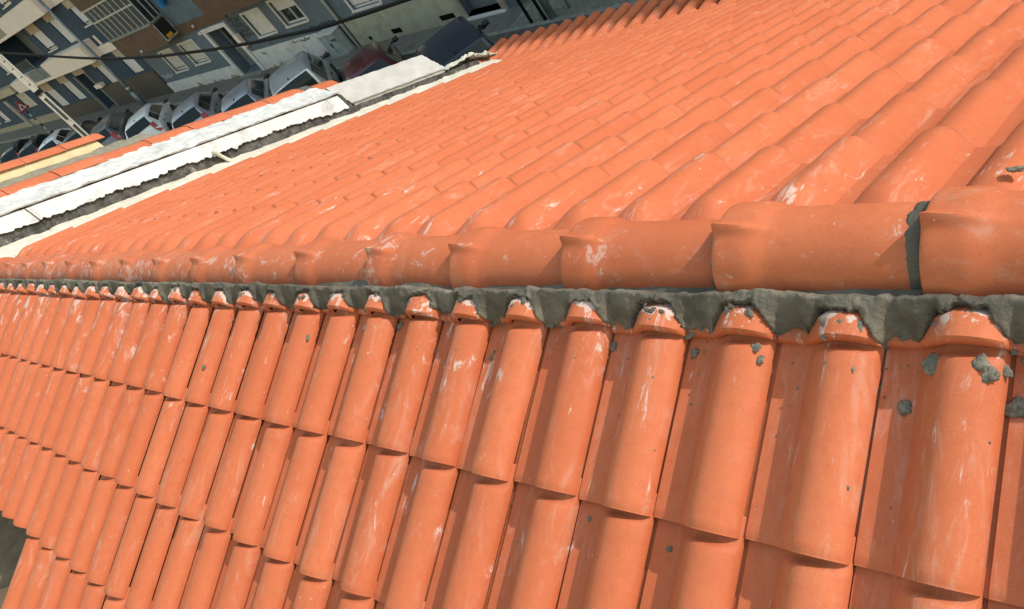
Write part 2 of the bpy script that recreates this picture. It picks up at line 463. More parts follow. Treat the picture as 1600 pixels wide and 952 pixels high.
# mortar pushed into the joints between ridge tiles
def joint(k, wd, thick, a0, a1, seed, mat=None):
    mb = MB(); x = JX[k-1]; zc = JZ[k]-.144; NA = 70; NX = 9
    for i in range(NA+1):
        an = R(a0) + R(a1-a0)*i/NA
        wl = wd*(1+.22*fr(an*3, seed, 0, 4, 1.6)) ; wr = .010
        for j in range(NX+1):
            t = j/NX; xx = x - wl + (wl+wr)*t
            r = .1045 + thick*math.sin(math.pi*min(1, t*1.1))**.5*(1+.22*fr(an*5, t*2, seed, 3, 1)) + .0012*fr(an*30, t*9, seed, 3, 1)
            if t == 0: r = .098
            mb.v.append((xx, r*math.sin(an), zc + r*math.cos(an)))
    n = NX+1
    for i in range(NA):
        for j in range(NX): a = i*n+j; mb.f.append((a, a+1, a+n+1, a+n))
    mb.build('joint_mortar', mat or M['mortar'], house, True)
for k in range(1, len(JX)):
    x = JX[k-1]
    if abs(x+.591) < .01: joint(k, .042, .008, -104, 25, 1)
    elif abs(x+1.038) < .01: joint(k, .028, .007, -104, 10, 2)
    elif x < -1.2 and x > -5: joint(k, .007+.006*rr.random(), .008, -104, rr.uniform(-50, 10), k, M['fillet'] if min(abs(x+2.427), abs(x+3.416), abs(x+1.512)) < .02 else None)

# ------------------------------------------------------------------ flared eave (two rows of half-round tiles)
FOLD = Vector((0, 0, 0)) - 6.06*FU
EP = R(10)
ED = Vector((0, math.cos(EP), -math.sin(EP))); EN = Vector((0, math.sin(EP), math.cos(EP)))
def barrel_mesh(name, L, r0, r1, mat, inv=False, t=.012):
    mb = MB(); NA = 14; vs_ = [0, L*.5, L-.006, L]
    for side in (0, 1):
        for v in vs_:
            r = r0+(r1-r0)*v/L - (t if side else 0) - (.003 if v == L and not side else 0)
            for k in range(NA+1):
                an = math.pi*k/NA
                mb.v.append((r*math.cos(an), v, (-1 if inv else 1)*r*math.sin(an)*.92))
    n = NA+1; o = n*len(vs_)
    for j in range(len(vs_)-1):
        for k in range(NA):
            a = j*n+k; mb.f.append((a, a+1, a+n+1, a+n)); mb.f.append((o+a, o+a+n, o+a+n+1, o+a+1))
    for k in range(NA):
        mb.f.append((k, o+k, o+k+1, k+1)); a = (len(vs_)-1)*n+k; mb.f.append((a, a+1, o+a+1, o+a))
    return mb.mesh(name, mat, 50)
E1 = barrel_mesh('eave_tile', .47, .062, .076, M['eave'])
EP1 = barrel_mesh('eave_pan_tile', .82, .075, .060, M['eave'], True)
me_ = Matrix((Vector((1, 0, 0)), ED, EN)).transposed().to_4x4()
re_ = random.Random(5)
eave_deck = MB()
c = []
for n in (-.14, -.075):
    for x, d in ((-8.35, -.2), (XR, -.2), (XR, .60), (-8.35, .60)): c.append(FOLD + Vector((x, 0, 0)) + d*ED + n*EN)
eave_deck = eave_deck.box(c).build('eave', M['housewall'], house)
for k in range(-3, 36):
    xc = -.833 + W - W*k - .075 + .0
    for d, z in ((-.10, .000), (.29, .016)):
        mm = me_.copy(); mm.translation = FOLD + Vector((xc+re_.uniform(-.006, .006), 0, 0)) + (d+re_.uniform(-.012, .012))*ED + (z-.012)*EN
        mm = mm @ Matrix.Rotation(R(re_.uniform(-1.6, 1.6)), 4, 'Z') @ Matrix.Rotation(R(1.6), 4, 'X')
        if xc > -8.3: link('eave_tile', E1, eave_deck, mm)
    mm = me_.copy(); mm.translation = FOLD + Vector((xc-W/2, 0, 0)) - .10*ED + (-.002)*EN
    if xc > -8.2: link('eave_pan_tile', EP1, eave_deck, mm)
# house walls
hw = MB()
hw.aabb(XL-.5, XR, 5.20, 5.42, -6.4, -2.78)
hw.aabb(XR-.25, XR, -2.6, 5.19, -6.4, -2.75)
hw.aabb(XL-.45, XL-.2, -1.0, 5.19, -6.4, -2.75)
hw.aabb(-4.93, XR-.26, -2.6, -2.4, -6.4, -1.35)
hw.build('wall', M['housewall'], house)
# lower flat roof of the notch below the short slope
nb = MB(); nb.aabb(-9.5, -4.95, -4.2, -1.15, -1.35, -1.12)
tag(nb.build('flat_roof', plaster('mossy_screed', (.13, .085, .05), (.20, .14, .085), (.09, .06, .038), 3., (.5, .7), .6)), 'mossy grey flat roof below the short tiled slope', 'flat roof')

# ------------------------------------------------------------------ party wall (parapet along the verge)
par = empty('parapet_wall', (-7.9, 2.5, -1.2))
tag(par, 'whitewashed parapet with cracked plaster and peeling bitumen flashing along the verge', 'parapet wall')
TT = math.tan(TH2)
def zr(y): return -TT*y if y >= 0 else TT*.93*y
def slopebox(name, mat, y0, y1, sec, ny=60, nz=.0, ns=6., parent=par, smooth=40):
    # section: list of (x, h) extruded along the slope, with optional roughness
    mb = MB(); n = len(sec)
    for a in range(ny+1):
        y = y0+(y1-y0)*a/ny
        for i, (x, h) in enumerate(sec):
            d = nz*fr(y, i*1.7, h, 4, ns) if nz else 0
            mb.v.append((x+d*.6, y, zr(y)+h+d))
    for a in range(ny):
        for i in range(n):
            p = a*n+i; q = a*n+(i+1) % n
            mb.f.append((p, q, q+n, p+n))
    mb.f.append(tuple(range(n))); mb.f.append(tuple(ny*n+i for i in reversed(range(n))))
    return mb.build(name, mat, parent, smooth)
Y0, Y1 = -1.2, 5.05
slopebox('wall', M['bitumen'], 3.565, 5.35, [(-7.70, -.15), (-7.70, .17), (-7.76, .17), (-8.10, .17), (-8.17, .17), (-8.17, -3.2), (-7.90, -3.2), (-7.90, -.15)], 100, .012, 9)
slopebox('wall', M['bitumen'], Y0, 3.56, [(-7.70, -.15), (-7.70, .19), (-7.732, .345), (-8.06, .49), (-8.17, .545), (-8.17, -3.2), (-7.90, -3.2), (-7.90, -.15)], 200, .012, 9)
# mortar fillet
fm = MB(); ny, nk = 520, 9
for a in range(ny+1):
    y = -.6+(5.55+.6)*a/ny
    edge = .035*fr(y, 0, 2, 4, 2.2)+.018*fr(y, 4, 2, 4, 12)
    # stepped where it butts against each tile course
    stp = .022*(((y/math.cos(TH2)-.155) % GA)/GA)
    for k in range(nk+1):
        t = k/nk
        x = -7.415+edge*.6-stp - t*(.29+.01*fr(y, 1, 1, 4, 5)); h = .028 + .060*t + .022*t*t + .010*fr(y, t*2, 5, 4, 6) - (.05 if k == 0 else 0)
        fm.v.append((x, y, zr(y)+h))
for a in range(ny):
    for k in range(nk):
        p = a*(nk+1)+k; fm.f.append((p, p+1, p+nk+2, p+nk+1))
fm.build('mortar_fillet', M['fillet'], par, True)
# white apron with a torn lower edge
def apron(y0, y1, x_lo, h_lo, x_hi, h_hi, mat, rag, name='flashing', ny=300, seed=0., th=.014):
    mb = MB(); nk = 6
    for side in (0, 1):
        for a in range(ny+1):
            y = y0+(y1-y0)*a/ny
            rg = rag*(fr(y, seed, 1, 3, 1.6) + .55*fr(y, seed, 6, 5, 6)) + rag*.40*fr(y, seed, 3, 4, 24)
            for k in range(nk+1):
                t = k/nk; hh = h_lo - rg; hh = hh + (h_hi-hh)*t; xx = x_lo + (x_hi-x_lo)*t
                d = .007*fr(y, t, seed, 4, 7) - (th if side else 0)
                mb.v.append((xx+d, y, zr(y)+hh+.3*d))
    n = nk+1; o = n*(ny+1)
    for a in range(ny):
        for k in range(nk):
            p = a*n+k; mb.f.append((p, p+1, p+n+1, p+n)); mb.f.append((o+p, o+p+n, o+p+n+1, o+p+1))
        p = a*n; mb.f.append((p, p+n, o+p+n, o+p)); p = a*n+nk; mb.f.append((p, o+p, o+p+n, p+n))
    for p in range(nk): mb.f.append((p, o+p, o+p+1, p+1)); q = ny*n+p; mb.f.append((q, q+1, o+q+1, o+q))
    return mb.build(name, mat, par, 40)
apron(-1.1, .52, -7.672, .200, -7.712, .340, M['apron'], .035, seed=1.)
apron(.530, 3.50, -7.672, .205, -7.712, .340, M['apron'], .048, seed=2., ny=700)
# upper whitewashed plaster, split by cracks
def plate(y0, y1, mat, seed, lo=(-7.722, .368), hi=(-8.05, .498), name='plaster', amp=.012):
    mb = MB(); ny = max(8, int((y1-y0)/.012)); nk = 16
    for side in (0, 1):
        for a in range(ny+1):
            y = y0+(y1-y0)*a/ny
            for k in range(nk+1):
                t = k/nk; x = lo[0]+(hi[0]-lo[0])*t; h = lo[1]+(hi[1]-lo[1])*t
                if k == 0: h -= .010*fr(y, seed, 0, 5, 5); x -= .0
                d = amp*fr(y, t*1.2, seed, 5, 9) if not side else -.014
                mb.v.append((x+d*.45, y + (.012*fr(t*4, seed, 2, 4, 3) if a in (0, ny) else 0), zr(y)+h+d))
    n = nk+1; o = n*(ny+1)
    for a in range(ny):
        for k in range(nk):
            p = a*n+k; mb.f.append((p, p+1, p+n+1, p+n)); mb.f.append((o+p, o+p+n, o+p+n+1, o+p+1))
        p = a*n; mb.f.append((p, p+n, o+p+n, o+p)); p = a*n+nk; mb.f.append((p, o+p, o+p+n, p+n))
    for p in range(nk): mb.f.append((p, o+p, o+p+1, p+1)); q = ny*n+p; mb.f.append((q, q+1, o+q+1, o+q))
    return mb.build(name, mat, par, 45)
plate(-1.1, 3.55, M['whitewash'], 1.)
# grey cement block towards the eave
plate(3.575, 4.88, M['greyslab'], 4., (-7.70, .215), (-7.92, .455), 'cement_slab', .006)
slopebox('cement_core', M['greyslab'], 3.60, 4.86, [(-7.72, .0), (-7.72, .20), (-7.94, .44), (-8.12, .43), (-8.12, .0)], 30, .004)
# crumpled membrane end
def crumple(name, y0, y1, x0, x1, h0, h1, mat, seed, amp):
    mb = MB(); na, nb_ = 26, 16
    for s_ in (0, 1):
        for a in range(na+1):
            for b in range(nb_+1):
                ta, tb = a/na, b/nb_; y = y0+(y1-y0)*ta; x = x0+(x1-x0)*tb
                h = h0+(h1-h0)*ta + amp*(abs(fr(ta*2, tb*2, seed, 3, 1.6))*2-.3) + amp*.35*fr(ta*5, tb*5, seed, 3, 1) - .05*tb*tb
                y += .03*fr(ta, tb, seed+3, 2, 1.6)
                mb.v.append((x+.03*fr(ta, tb, seed+5, 3, 3), y, zr(y)+h-(.01 if s_ else 0)))
    n = nb_+1; o = n*(na+1)
    for a in range(na):
        for b in range(nb_):
            p = a*n+b; mb.f.append((p, p+1, p+n+1, p+n)); mb.f.append((o+p, o+p+n, o+p+n+1, o+p+1))
    for a in range(na):
        p = a*n; mb.f.append((p, p+n, o+p+n, o+p)); p = a*n+nb_; mb.f.append((p, o+p, o+p+n, p+n))
    return mb.build(name, mat, par, 30)
M['membrane'] = plaster('torn_membrane', (.50, .49, .42), (.64, .62, .54), (.36, .34, .28), 9., (.55, .68), .6, 60.)
crumple('membrane', 4.86, 5.34, -7.66, -7.98, .19, .27, M['membrane'], 3., .022)
crumple('membrane', 5.30, 5.66, -7.64, -7.95, .24, .15, M['membrane'], 8., .03)
# a white drip over the dark face
dp = MB(); dp.tube([(-7.655, 2.03, zr(2.03)+.24), (-7.67, 2.06, zr(2.06)+.17), (-7.645, 2.08, zr(2.08)+.10), (-7.60, 2.10, zr(2.1)+.075)], [.03, .018, .022, .012], 8)
dp.build('plaster_drip', M['fillet'], par, True)
# clay coping tiles on the parapet's outer edge
ct = MB()
for sgn, sec in ((1, [(-8.02, .520), (-8.10, .585), (-8.20, .60), (-8.26, .56), (-8.22, .50)]),):
    vs_ = []
    for v in (0, .395):
        for x, h in sec: vs_.append((x+8.1, v, h-.55-TT*v))
    n = len(sec)
    ct.add(vs_, [(i, (i+1) % n, (i+1) % n+n, i+n) for i in range(n)] + [tuple(range(n)), tuple(range(2*n-1, n-1, -1))])
CT = ct.mesh('coping_tile', M['oldtile'], 60)
y = -1.0
rc = random.Random(2)
while y < 3.55:
    hh = .515 - (.04 if y > 3.1 else 0)
    link('coping_tile', CT, par, Matrix.Translation((-8.1+rc.uniform(-.008, .008), y, zr(y)+hh+rc.uniform(-.006, .006))) @ Matrix.Rotation(R(rc.uniform(-.5, .5)), 4, 'X'))
    y += .402

# neighbour's lower parapet beyond
nw = empty('neighbour_parapet', (-10, 1, -.2))
tag(nw, 'cream rendered parapet with a clay tile edge beyond the whitewashed one', 'parapet wall')
def nz_(y): return -TT*y
def nbox(name, mat, y0, y1, sec, amp=.006): return slopebox(name, mat, y0, y1, sec, 60, amp, 8, nw)
nbox('plinth', M['mottle'], -1.0, 2.55, [(-9.55, -.2), (-9.60, .50), (-10.02, .60), (-10.12, .58), (-10.12, -.2)], .02)
nbox('wall', M['cream'], -1.0, 2.12, [(-9.98, .55), (-9.99, .63), (-10.02, .70), (-10.20, .71), (-10.20, .40), (-9.98, .40)])
y = -1.0
while y < 2.1:
    link('coping_tile', CT, nw, Matrix.Translation((-10.06+rc.uniform(-.01, .01), y, nz_(y)+.722+rc.uniform(-.008, .008))))
    y += .402
slopebox('base', M['housewall'], -1.0, 3.2, [(-9.58, -.4), (-9.58, -5.9), (-10.3, -5.9), (-10.3, -.4)], 4, 0, 1, nw)

# ------------------------------------------------------------------ mortar crumbs on the tiles
def lump(seed, flat=.42):
    bm = bmesh.new(); bmesh.ops.create_icosphere(bm, subdivisions=3, radius=1)
    for v in bm.verts:
        n = v.co.normalized(); d = 1 + .55*noise.fractal(n*1.1+Vector((seed*3.7, 0, seed)), .8, 2, 4) + .12*noise.noise(n*5+Vector((seed, 0, 0)))
        v.co = n*d; v.co.z *= flat; v.co.x *= 1.25
    me = bpy.data.meshes.new('mortar_crumb'); bm.to_mesh(me); bm.free(); me.materials.append(M['crumb'])
    me.polygons.foreach_set('use_smooth', [True]*len(me.polygons)); return me
LM = [lump(k+1) for k in range(6)]
def height_near(x, s):
    u = (x+.442) % W; j = math.ceil((s-.216)/GA); v = s-(.216+GA*(j-1)); return prof(u)+.0175*v/GA
rl = random.Random(21)
LP = [(-.56, .250, .017, 'flat grey mortar scrap stuck on a barrel below the ridge'), (-1.096, .255, .009, 0), (-1.336, .255, .010, 0), (-.915, .243, .009, 0), (-.906, .268, .009, 0), (-.666, .293, .008, 0), (-.613, .33, .012, 0),
      (-.424, .31, .016, 0), (-.462, .262, .014, 0), (-.475, .245, .012, 0), (-.445, .25, .011, 0), (-1.303, .683, .007, 0), (-1.069, .70, .006, 0), (-2.229, .244, .011, 0), (-2.701, .32, .010, 0), (-1.765, .318, .007, 0), (-1.76, .30, .006, 0),
      (-3.393, .494, .012, 0), (-2.168, .611, .006, 0), (-.70, .275, .005, 0), (-.68, .50, .004, 0), (-2.35, .27, .010, 0), (-1.94, .36, .005, 0), (-.86, .42, .004, 0)]
for k, (x, s, r, lab) in enumerate(LP):
    m_ = nearM(x, s, height_near(x, s)+r*.25) @ Matrix.Rotation(rl.uniform(0, 6.3), 4, 'Z') @ Matrix.Scale(r, 4)
    o = link('mortar_crumb', LM[k % 6], None, m_)
    on = 'in a tile channel' if (x+.442) % W < P0 else 'on a tile barrel'
    row = 'in the first course below the ridge' if s < .64 else 'in the second course below the ridge'
    tag(o, lab or ('pea sized' if r < .0065 else 'small' if r < .0095 else 'thumb sized' if r < .0125 else 'chunky') + ' grey mortar crumb ' + on + ' ' + row, 'mortar crumb', 'mortar crumbs on the near tiles')
o = link('mortar_crumb', LM[2], None, farM(-.50, .20, .075) @ Matrix.Scale(.013, 4)); tag(o, 'grey mortar crumb on the far slope just behind the ridge', 'mortar crumb')
cm = MB(); li = [(v.co.copy()) for v in LM[1].vertices]; lf_ = [tuple(p.vertices) for p in LM[1].polygons]
for k in range(110):
    x = rl.uniform(-4.2, -.3); u = (x+.442) % W
    s_ = .196 + rl.gauss(0, .012) + (.012 if u < P0 else -.018); r = rl.uniform(.0035, .0085)
    cu = prof(u)+.020
    m_ = nearM(x, s_, cu + r*.2) @ Matrix.Rotation(rl.uniform(0, 6.3), 4, 'Z') @ Matrix.Diagonal((r*rl.uniform(.8, 1.6), r, r*.8, 1))
    cm.add([m_ @ v for v in li[:]], lf_)
o = cm.build('mortar_clumps', M['mortar'], house, True); o['kind'] = 'stuff'
# loose grit along the ridge
gm = MB()
ico = bmesh.new(); bmesh.ops.create_icosphere(ico, subdivisions=1, radius=1); iv = [v.co.copy() for v in ico.verts]; jf = [tuple(v.index for v in f.verts) for f in ico.faces]; ico.free()
for k in range(420):
    x = rl.uniform(-6, 0); s = .225 + abs(rl.gauss(0, .10)) if k < 300 else rl.uniform(.25, 1.4)
    u = (x+.442) % W
    if u > P0 and rl.random() < .8: x -= (u-rl.uniform(.004, P0))
    r = rl.uniform(.0012, .0035)
    m_ = nearM(x, s, height_near(x, s)+r*.5) @ Matrix.Diagonal((r*rl.uniform(.7, 1.4), r, r*.7, 1))
    gm.add([m_ @ v for v in iv], jf)
tag(gm.build('grit', M['crumb']), 'loose mortar grit scattered over the near tiles', 'grit', kind='stuff')

# ------------------------------------------------------------------ street
ZG = -6.4
SO = Vector((-20, 15.28, ZG)); SU = Vector((-.9956, .0936, 0)); ST = Vector((-.0936, -.9956, 0))
def P(s, t, z=0.): return SO + s*SU + t*ST + Vector((0, 0, z))
def sbox(mb, s0, s1, t0, t1, z0, z1): return mb.aabb(s0, s1, t0, t1, z0, z1, lambda a, b, c: P(a, b, c))
def sb(name, mat, parent, *rects):
    mb = MB()
    for r in rects: sbox(mb, *r)
    return mb.build(name, mat, parent)
def asphalt():
    m, t, b = newmat('asphalt'); p = pos(t)
    c = mix(t, ramp(t, noi(t, p, .6, 5, .6), .3, .7), (.05, .046, .042), (.09, .083, .076))
    c = mix(t, ramp(t, noi(t, p, 25., 3), .5, .7, 0, .5), c, (.10, .097, .09))
    t.links.new(c, b.inputs['Base Color']); b.inputs['Roughness'].default_value = .85
    bump(t, b, noi(t, p, 90., 3), .4, .01); return m
def brickmat(name, a, b_, mo, scale, bw, bh, rot=0., bmp=.4):
    m, t, b = newmat(name); p = pos(t)
    mp = N(t, 'ShaderNodeMapping'); t.links.new(p, mp.inputs[0]); mp.inputs[2].default_value = (R(rot) if rot == 90 else 0, 0, R(5.37))
    br = N(t, 'ShaderNodeTexBrick'); t.links.new(mp.outputs[0], br.inputs['Vector'])
    br.inputs['Color1'].default_value = (*a, 1); br.inputs['Color2'].default_value = (*b_, 1); br.inputs['Mortar'].default_value = (*mo, 1)
    br.inputs['Scale'].default_value = scale; br.inputs['Brick Width'].default_value = bw; br.inputs['Row Height'].default_value = bh; br.inputs['Mortar Size'].default_value = .012
    c = mix(t, ramp(t, noi(t, p, 1.4, 5), .3, .7, 0, .45), br.outputs[0], tuple(x*.6 for x in a))
    t.links.new(c, b.inputs['Base Color']); b.inputs['Roughness'].default_value = .75
    bump(t, b, br.outputs['Fac'], -bmp, .01); return m
M['asphalt'] = asphalt()
M['pave'] = plaster('pavement_concrete', (.13, .115, .104), (.185, .166, .15), (.095, .084, .076), 1.2, (.5, .7), .6, 20.)
M['kerb'] = simple('kerb_stone', (.24, .23, .21), .85, .3, 4.)
M['cobble'] = brickmat('cobbles', (.27, .255, .21), (.19, .18, .15), (.09, .085, .07), 1., .22, .12)
def ground_sheet(name, s0, s1, t0, t1, z, mat, th=.3):
    o = sb(name, mat, None, (s0, s1, t0, t1, z-th, z)); o['kind'] = 'structure'; return o
gs = MB(); gs.aabb(-420, 300, -300, 400, ZG-.62, ZG-.32)
o = gs.build('ground', M['asphalt']); o['kind'] = 'structure'
ground_sheet('road', -60, 110, 1.22, 6.6, -.03, M['asphalt'], .25)
ground_sheet('pavement', -4.2, 110, -.6, 1.07, .08, M['pave'])
ground_sheet('cobbled_pavement', -60, -4.205, -6, 1.07, .08, M['cobble'])
ground_sheet('kerb', -60, 110, 1.072, 1.22, .085, M['kerb'])
ground_sheet('pavement', -60, 110, 6.605, 8.6, .08, M['pave'])
ground_sheet('paving_strip', -4.32, -4.19, -.6, 1.068, .086, M['kerb'], .1)

# building helpers: a wall plane with openings, in street coordinates
def wall_holes(mb, s0, s1, z0, z1, t, holes, depth=.16, thick=.3):
    ss = sorted({s0, s1, *[h[0] for h in holes], *[h[1] for h in holes]}); zs = sorted({z0, z1, *[h[2] for h in holes], *[h[3] for h in holes]})
    ss = [a for a in ss if s0 <= a <= s1]; zs = [a for a in zs if z0 <= a <= z1]
    for a, b in zip(ss[:-1], ss[1:]):
        for c, d in zip(zs[:-1], zs[1:]):
            ms, mz = (a+b)/2, (c+d)/2
            if any(h[0] < ms < h[1] and h[2] < mz < h[3] for h in holes): continue
            mb.add([P(a, t, c), P(b, t, c), P(b, t, d), P(a, t, d)], [(0, 1, 2, 3)])
    for h in holes:
        a, b, c, d = h[:4]; q = t-(h[4] if len(h) > 4 else depth)
        mb.add([P(a, t, c), P(b, t, c), P(b, t, d), P(a, t, d), P(a, q, c), P(b, q, c), P(b, q, d), P(a, q, d)],
               [(0, 1, 5, 4), (1, 2, 6, 5), (2, 3, 7, 6), (3, 0, 4, 7)])
    return mb
glass, gt, gb = newmat('dark_glass'); gb.inputs['Base Color'].default_value = (.02, .025, .028, 1); gb.inputs['Roughness'].default_value = .08; gb.inputs['Specular IOR Level'].default_value = .7
M['glass'] = glass
def shutter_mat(name, col):
    m, t, b = newmat(name); p = pos(t)
    wv = N(t, 'ShaderNodeTexWave', bands_direction='Z'); t.links.new(p, wv.inputs[0]); wv.inputs['Scale'].default_value = 6.5
    c = mix(t, ramp(t, noi(t, p, 1.5, 4), .3, .7), tuple(x*.82 for x in col), col)
    t.links.new(c, b.inputs['Base Color']); b.inputs['Roughness'].default_value = .5
    bump(t, b, wv.outputs['Fac'], .3, .015); return m
M['shutter'] = shutter_mat('roller_shutter', (.66, .64, .72))
M['shutter2'] = shutter_mat('roller_shutter_grey', (.56, .53, .54))
M['frame'] = simple('white_frame', (.64, .60, .60), .5, .1)
M['navy'] = plaster('navy_render', (.038, .062, .105), (.048, .078, .125), (.03, .042, .062), 1., (.5, .75), .5)
M['beige'] = plaster('beige_render', (.44, .35, .27), (.51, .41, .32), (.34, .26, .2), 1.2)
M['creamband'] = plaster('cream_render', (.80, .66, .59), (.86, .72, .64), (.70, .57, .50), .8, (.5, .75), .5)
M['bluegrey'] = plaster('bluegrey_render', (.112, .142, .186), (.142, .172, .215), (.083, .102, .127), .8, (.45, .7), .8)
M['brown'] = plaster('brown_render', (.11, .066, .046), (.14, .086, .060), (.085, .053, .038), 1.2)
M['plinthw'] = plaster('white_plinth', (.60, .565, .575), (.72, .68, .69), (.45, .41, .37), 1.6, (.5, .7), .6)
M['b3'] = plaster('cream_plinth', (.36, .33, .26), (.46, .43, .34), (.24, .215, .15), 1.3, (.5, .68), .7)
M['stone'] = plaster('stone_plinth', (.30, .25, .21), (.40, .34, .29), (.2, .17, .14), 1.5)
M['browntile'] = brickmat('brown_wall_tile', (.065, .045, .036), (.042, .034, .032), (.12, .10, .09), 1., .15, .11, 90)
M['rust'] = plaster('rust_stain', (.24, .15, .05), (.38, .26, .11), (.42, .34, .2), 6., (.5, .68), .6)
M['iron'] = simple('black_iron', (.010, .010, .010), .8, .2, 8., spec=.15)
M['alu'] = simple('aluminium', (.46, .47, .47), .4, .1, metal=.3)
M['fgrey'] = simple('grey_paint', (.20, .22, .24), .5, .15)
M['dark'] = simple('dark_interior', (.012, .010, .009), .9, .3)
M['balglass'] = simple('frosted_glass', (.15, .18, .19), .25, .35, 1.5)
M['ink'] = simple('graffiti_ink', (.015, .017, .025), .6, .1)
M['chalk'] = simple('graffiti_white', (.50, .53, .56), .6, .1)
M['tin'] = simple('galvanised', (.24, .28, .32), .45, .2, 5., metal=.35)
M['roofout'] = simple('flat_roof_gravel', (.25, .20, .16), .95, .3)

def window(par_, s0, s1, z0, z1, t=0., shut=1., sm=None, sill=True, d=.15):
    g = sb('window', M['glass'], par_, (s0+.05, s1-.05, t-d-.03, t-d, z0+.04, z1-.04))
    f = MB(); fw_ = .07
    for r in ((s0, s0+fw_, z0, z1), (s1-fw_, s1, z0, z1), (s0+fw_, s1-fw_, z0, z0+fw_), (s0+fw_, s1-fw_, z1-fw_, z1), ((s0+s1)/2-.025, (s0+s1)/2+.025, z0+fw_, z1-fw_)):
        sbox(f, r[0], r[1], t-d+.004, t-d+.05, r[2], r[3])
    f.build('frame', M['frame'], g)
    if shut > 0:
        sb('shutter', sm or M['shutter'], g, (s0+.03, s1-.03, t-d+.056, t-d+.085, z1-(z1-z0)*shut, z1-.005))
    if sill:
        sb('sill', M['frame'], g, (s0-.08, s1+.08, t-d+.05, t+.07, z0-.07, z0-.002))
    return g
def surround(par_, s0, s1, z0, z1, t=0., w_=.09):
    f = MB()
    for r in ((s0-w_, s0, z0-.02, z1+w_), (s1, s1+w_, z0-.02, z1+w_), (s0, s1, z1, z1+w_)): sbox(f, r[0], r[1], t-.02, t+.03, r[2], r[3])
    f.build('window_surround', M['frame'], par_)

# --- building with navy, beige and cream bands
b1 = empty('apartment_building', P(32, 0)); tag(b1, 'apartment block with navy and cream panels, white shutters and dark loggia', 'building')
H = [(23.6, 25.0, 4.6, 5.6), (27.6, 29.2, 4.18, 5.57), (31.4, 33.3, 4.33, 5.48), (34.4, 42.2, 3.9, 6.0, 1.6),
     (23.3, 24.9, 1.55, 2.66), (27.8, 29.1, 1.42, 2.56), (31.2, 33.3, .02, 2.5, .9), (35.0, 36.8, 1.05, 2.4), (39.2, 41.3, .97, 2.26)]
H2 = [(a, b, c+2.98, d+2.98, *r) for a, b, c, d, *r in H[:4]]
mb = MB(); wall_holes(mb, 22.25, 43.6, -.3, 12.4, 0., H + H2)
mb.build('wall', M['navy'], b1, fix=False)
sb('wall_core', M['navy'], b1, (22.3, 43.6, -9, -1.7, -.3, 12.2), (43.55, 43.6, -1.7, -.0, -.3, 12.2), (22.25, 22.3, -1.7, -.0, -.3, 12.4))
sb('roof', M['roofout'], b1, (22.25, 43.6, -9, .1, 12.4, 12.6))
for off in (0, 2.98):
    for s0, s1, z0, z1 in ((23.6, 25.0, 4.6, 5.6), (31.4, 33.3, 4.33, 5.48)): window(b1, s0, s1, z0+off, z1+off, 0, .86)
    window(b1, 27.6, 29.2, 4.18+off, 5.57+off, 0, 1., sill=False)
    for s0, s1, z0, z1 in ((23.55, 25.05, 5.61, 6.2), (27.55, 29.25, 5.58, 6.1), (31.35, 33.35, 5.49, 6.05)):
        sb('beige_panel', M['beige'], b1, (s0, s1, .003, .03, z0+off, z1+off))
    # loggia: dark back wall, door frame, railing
    sb('loggia_back', M['dark'], b1, (34.4, 42.2, -1.62, -1.58, 3.9+off, 6+off))
    lf = MB()
    for s_ in (35.6, 37.0, 38.4, 39.9): sbox(lf, s_, s_+.07, -1.57, -1.52, 3.9+off, 5.9+off)
    sbox(lf, 35.6, 39.97, -1.575, -1.53, 4.95+off, 5.02+off); lf.build('loggia_window_frame', simple('dark_brown', (.035, .022, .016), .6), b1)
    sb('loggia_panel', M['fgrey'], b1, (40.2, 41.9, -1.56, -1.5, 3.95+off, 5.9+off))
    for k in range(7): sb('railing_bar', M['tin'] if k else M['alu'], b1, (38.3+k*.55, 38.36+k*.55, .02, .06, 3.9+off, 4.55+off))
for s0, s1, z0, z1 in ((23.3, 24.9, 1.55, 2.66), (27.8, 29.1, 1.42, 2.56), (35.0, 36.8, 1.05, 2.4), (39.2, 41.3, .97, 2.26)):
    window(b1, s0, s1, z0, z1, 0, .97, sill=False)
    sb('beige_panel', M['beige'], b1, (s0-.05, s1+.05, .003, .03, z1+.01, 3.02))
sb('beige_panel', M['beige'], b1, (31.1, 33.2, .003, .03, 2.52, 3.02))
for off in (0, 2.98, 5.96):
    z = 3.08+off
    sb('cream_band', M['creamband'], b1, (26.0, 34.15, .0035, .75, z, z+.98+(.0 if off else 0)), (34.15, 38.3, .0035, .75, z, z+.16), (38.3, 43.5, .0035, .75, z-.05, z+.72))
    sb('balcony_glass', M['balglass'], b1, (34.16, 38.29, .66, .70, z+.165, z+.86))
    if off < 5: sb('cream_panel', M['creamband'], b1, (23.4, 25.98, .002, .12, z-.02, z+.42))
    sb('cream_panel', M['creamband'], b1, (25.05, 25.35, .003, .04, z+.44, z+.98))
sb('tile_plinth', M['browntile'], b1, (22.25, 31.0, .004, .06, -.3, 1.46), (33.5, 43.4, .004, .06, -.3, .95))
# entrance
sb('door', M['fgrey'], b1, (31.25, 33.25, -.88, -.84, .02, 2.45))
dr = MB()
for s_ in (31.3, 31.95, 32.6, 33.15): sbox(dr, s_, s_+.06, -.835, -.80, .02, 2.45)
dr.build('door_frame', M['alu'], b1)
sb('awning', M['creamband'], b1, (29.9, 31.1, .03, .28, 1.52, 1.75))
sb('door_jamb', M['fgrey'], b1, (31.0, 31.2, .004, .10, -.3, 2.55), (33.3, 33.5, .004, .10, -.3, 2.55), (31.2, 33.3, .004, .5, -.3, .05))
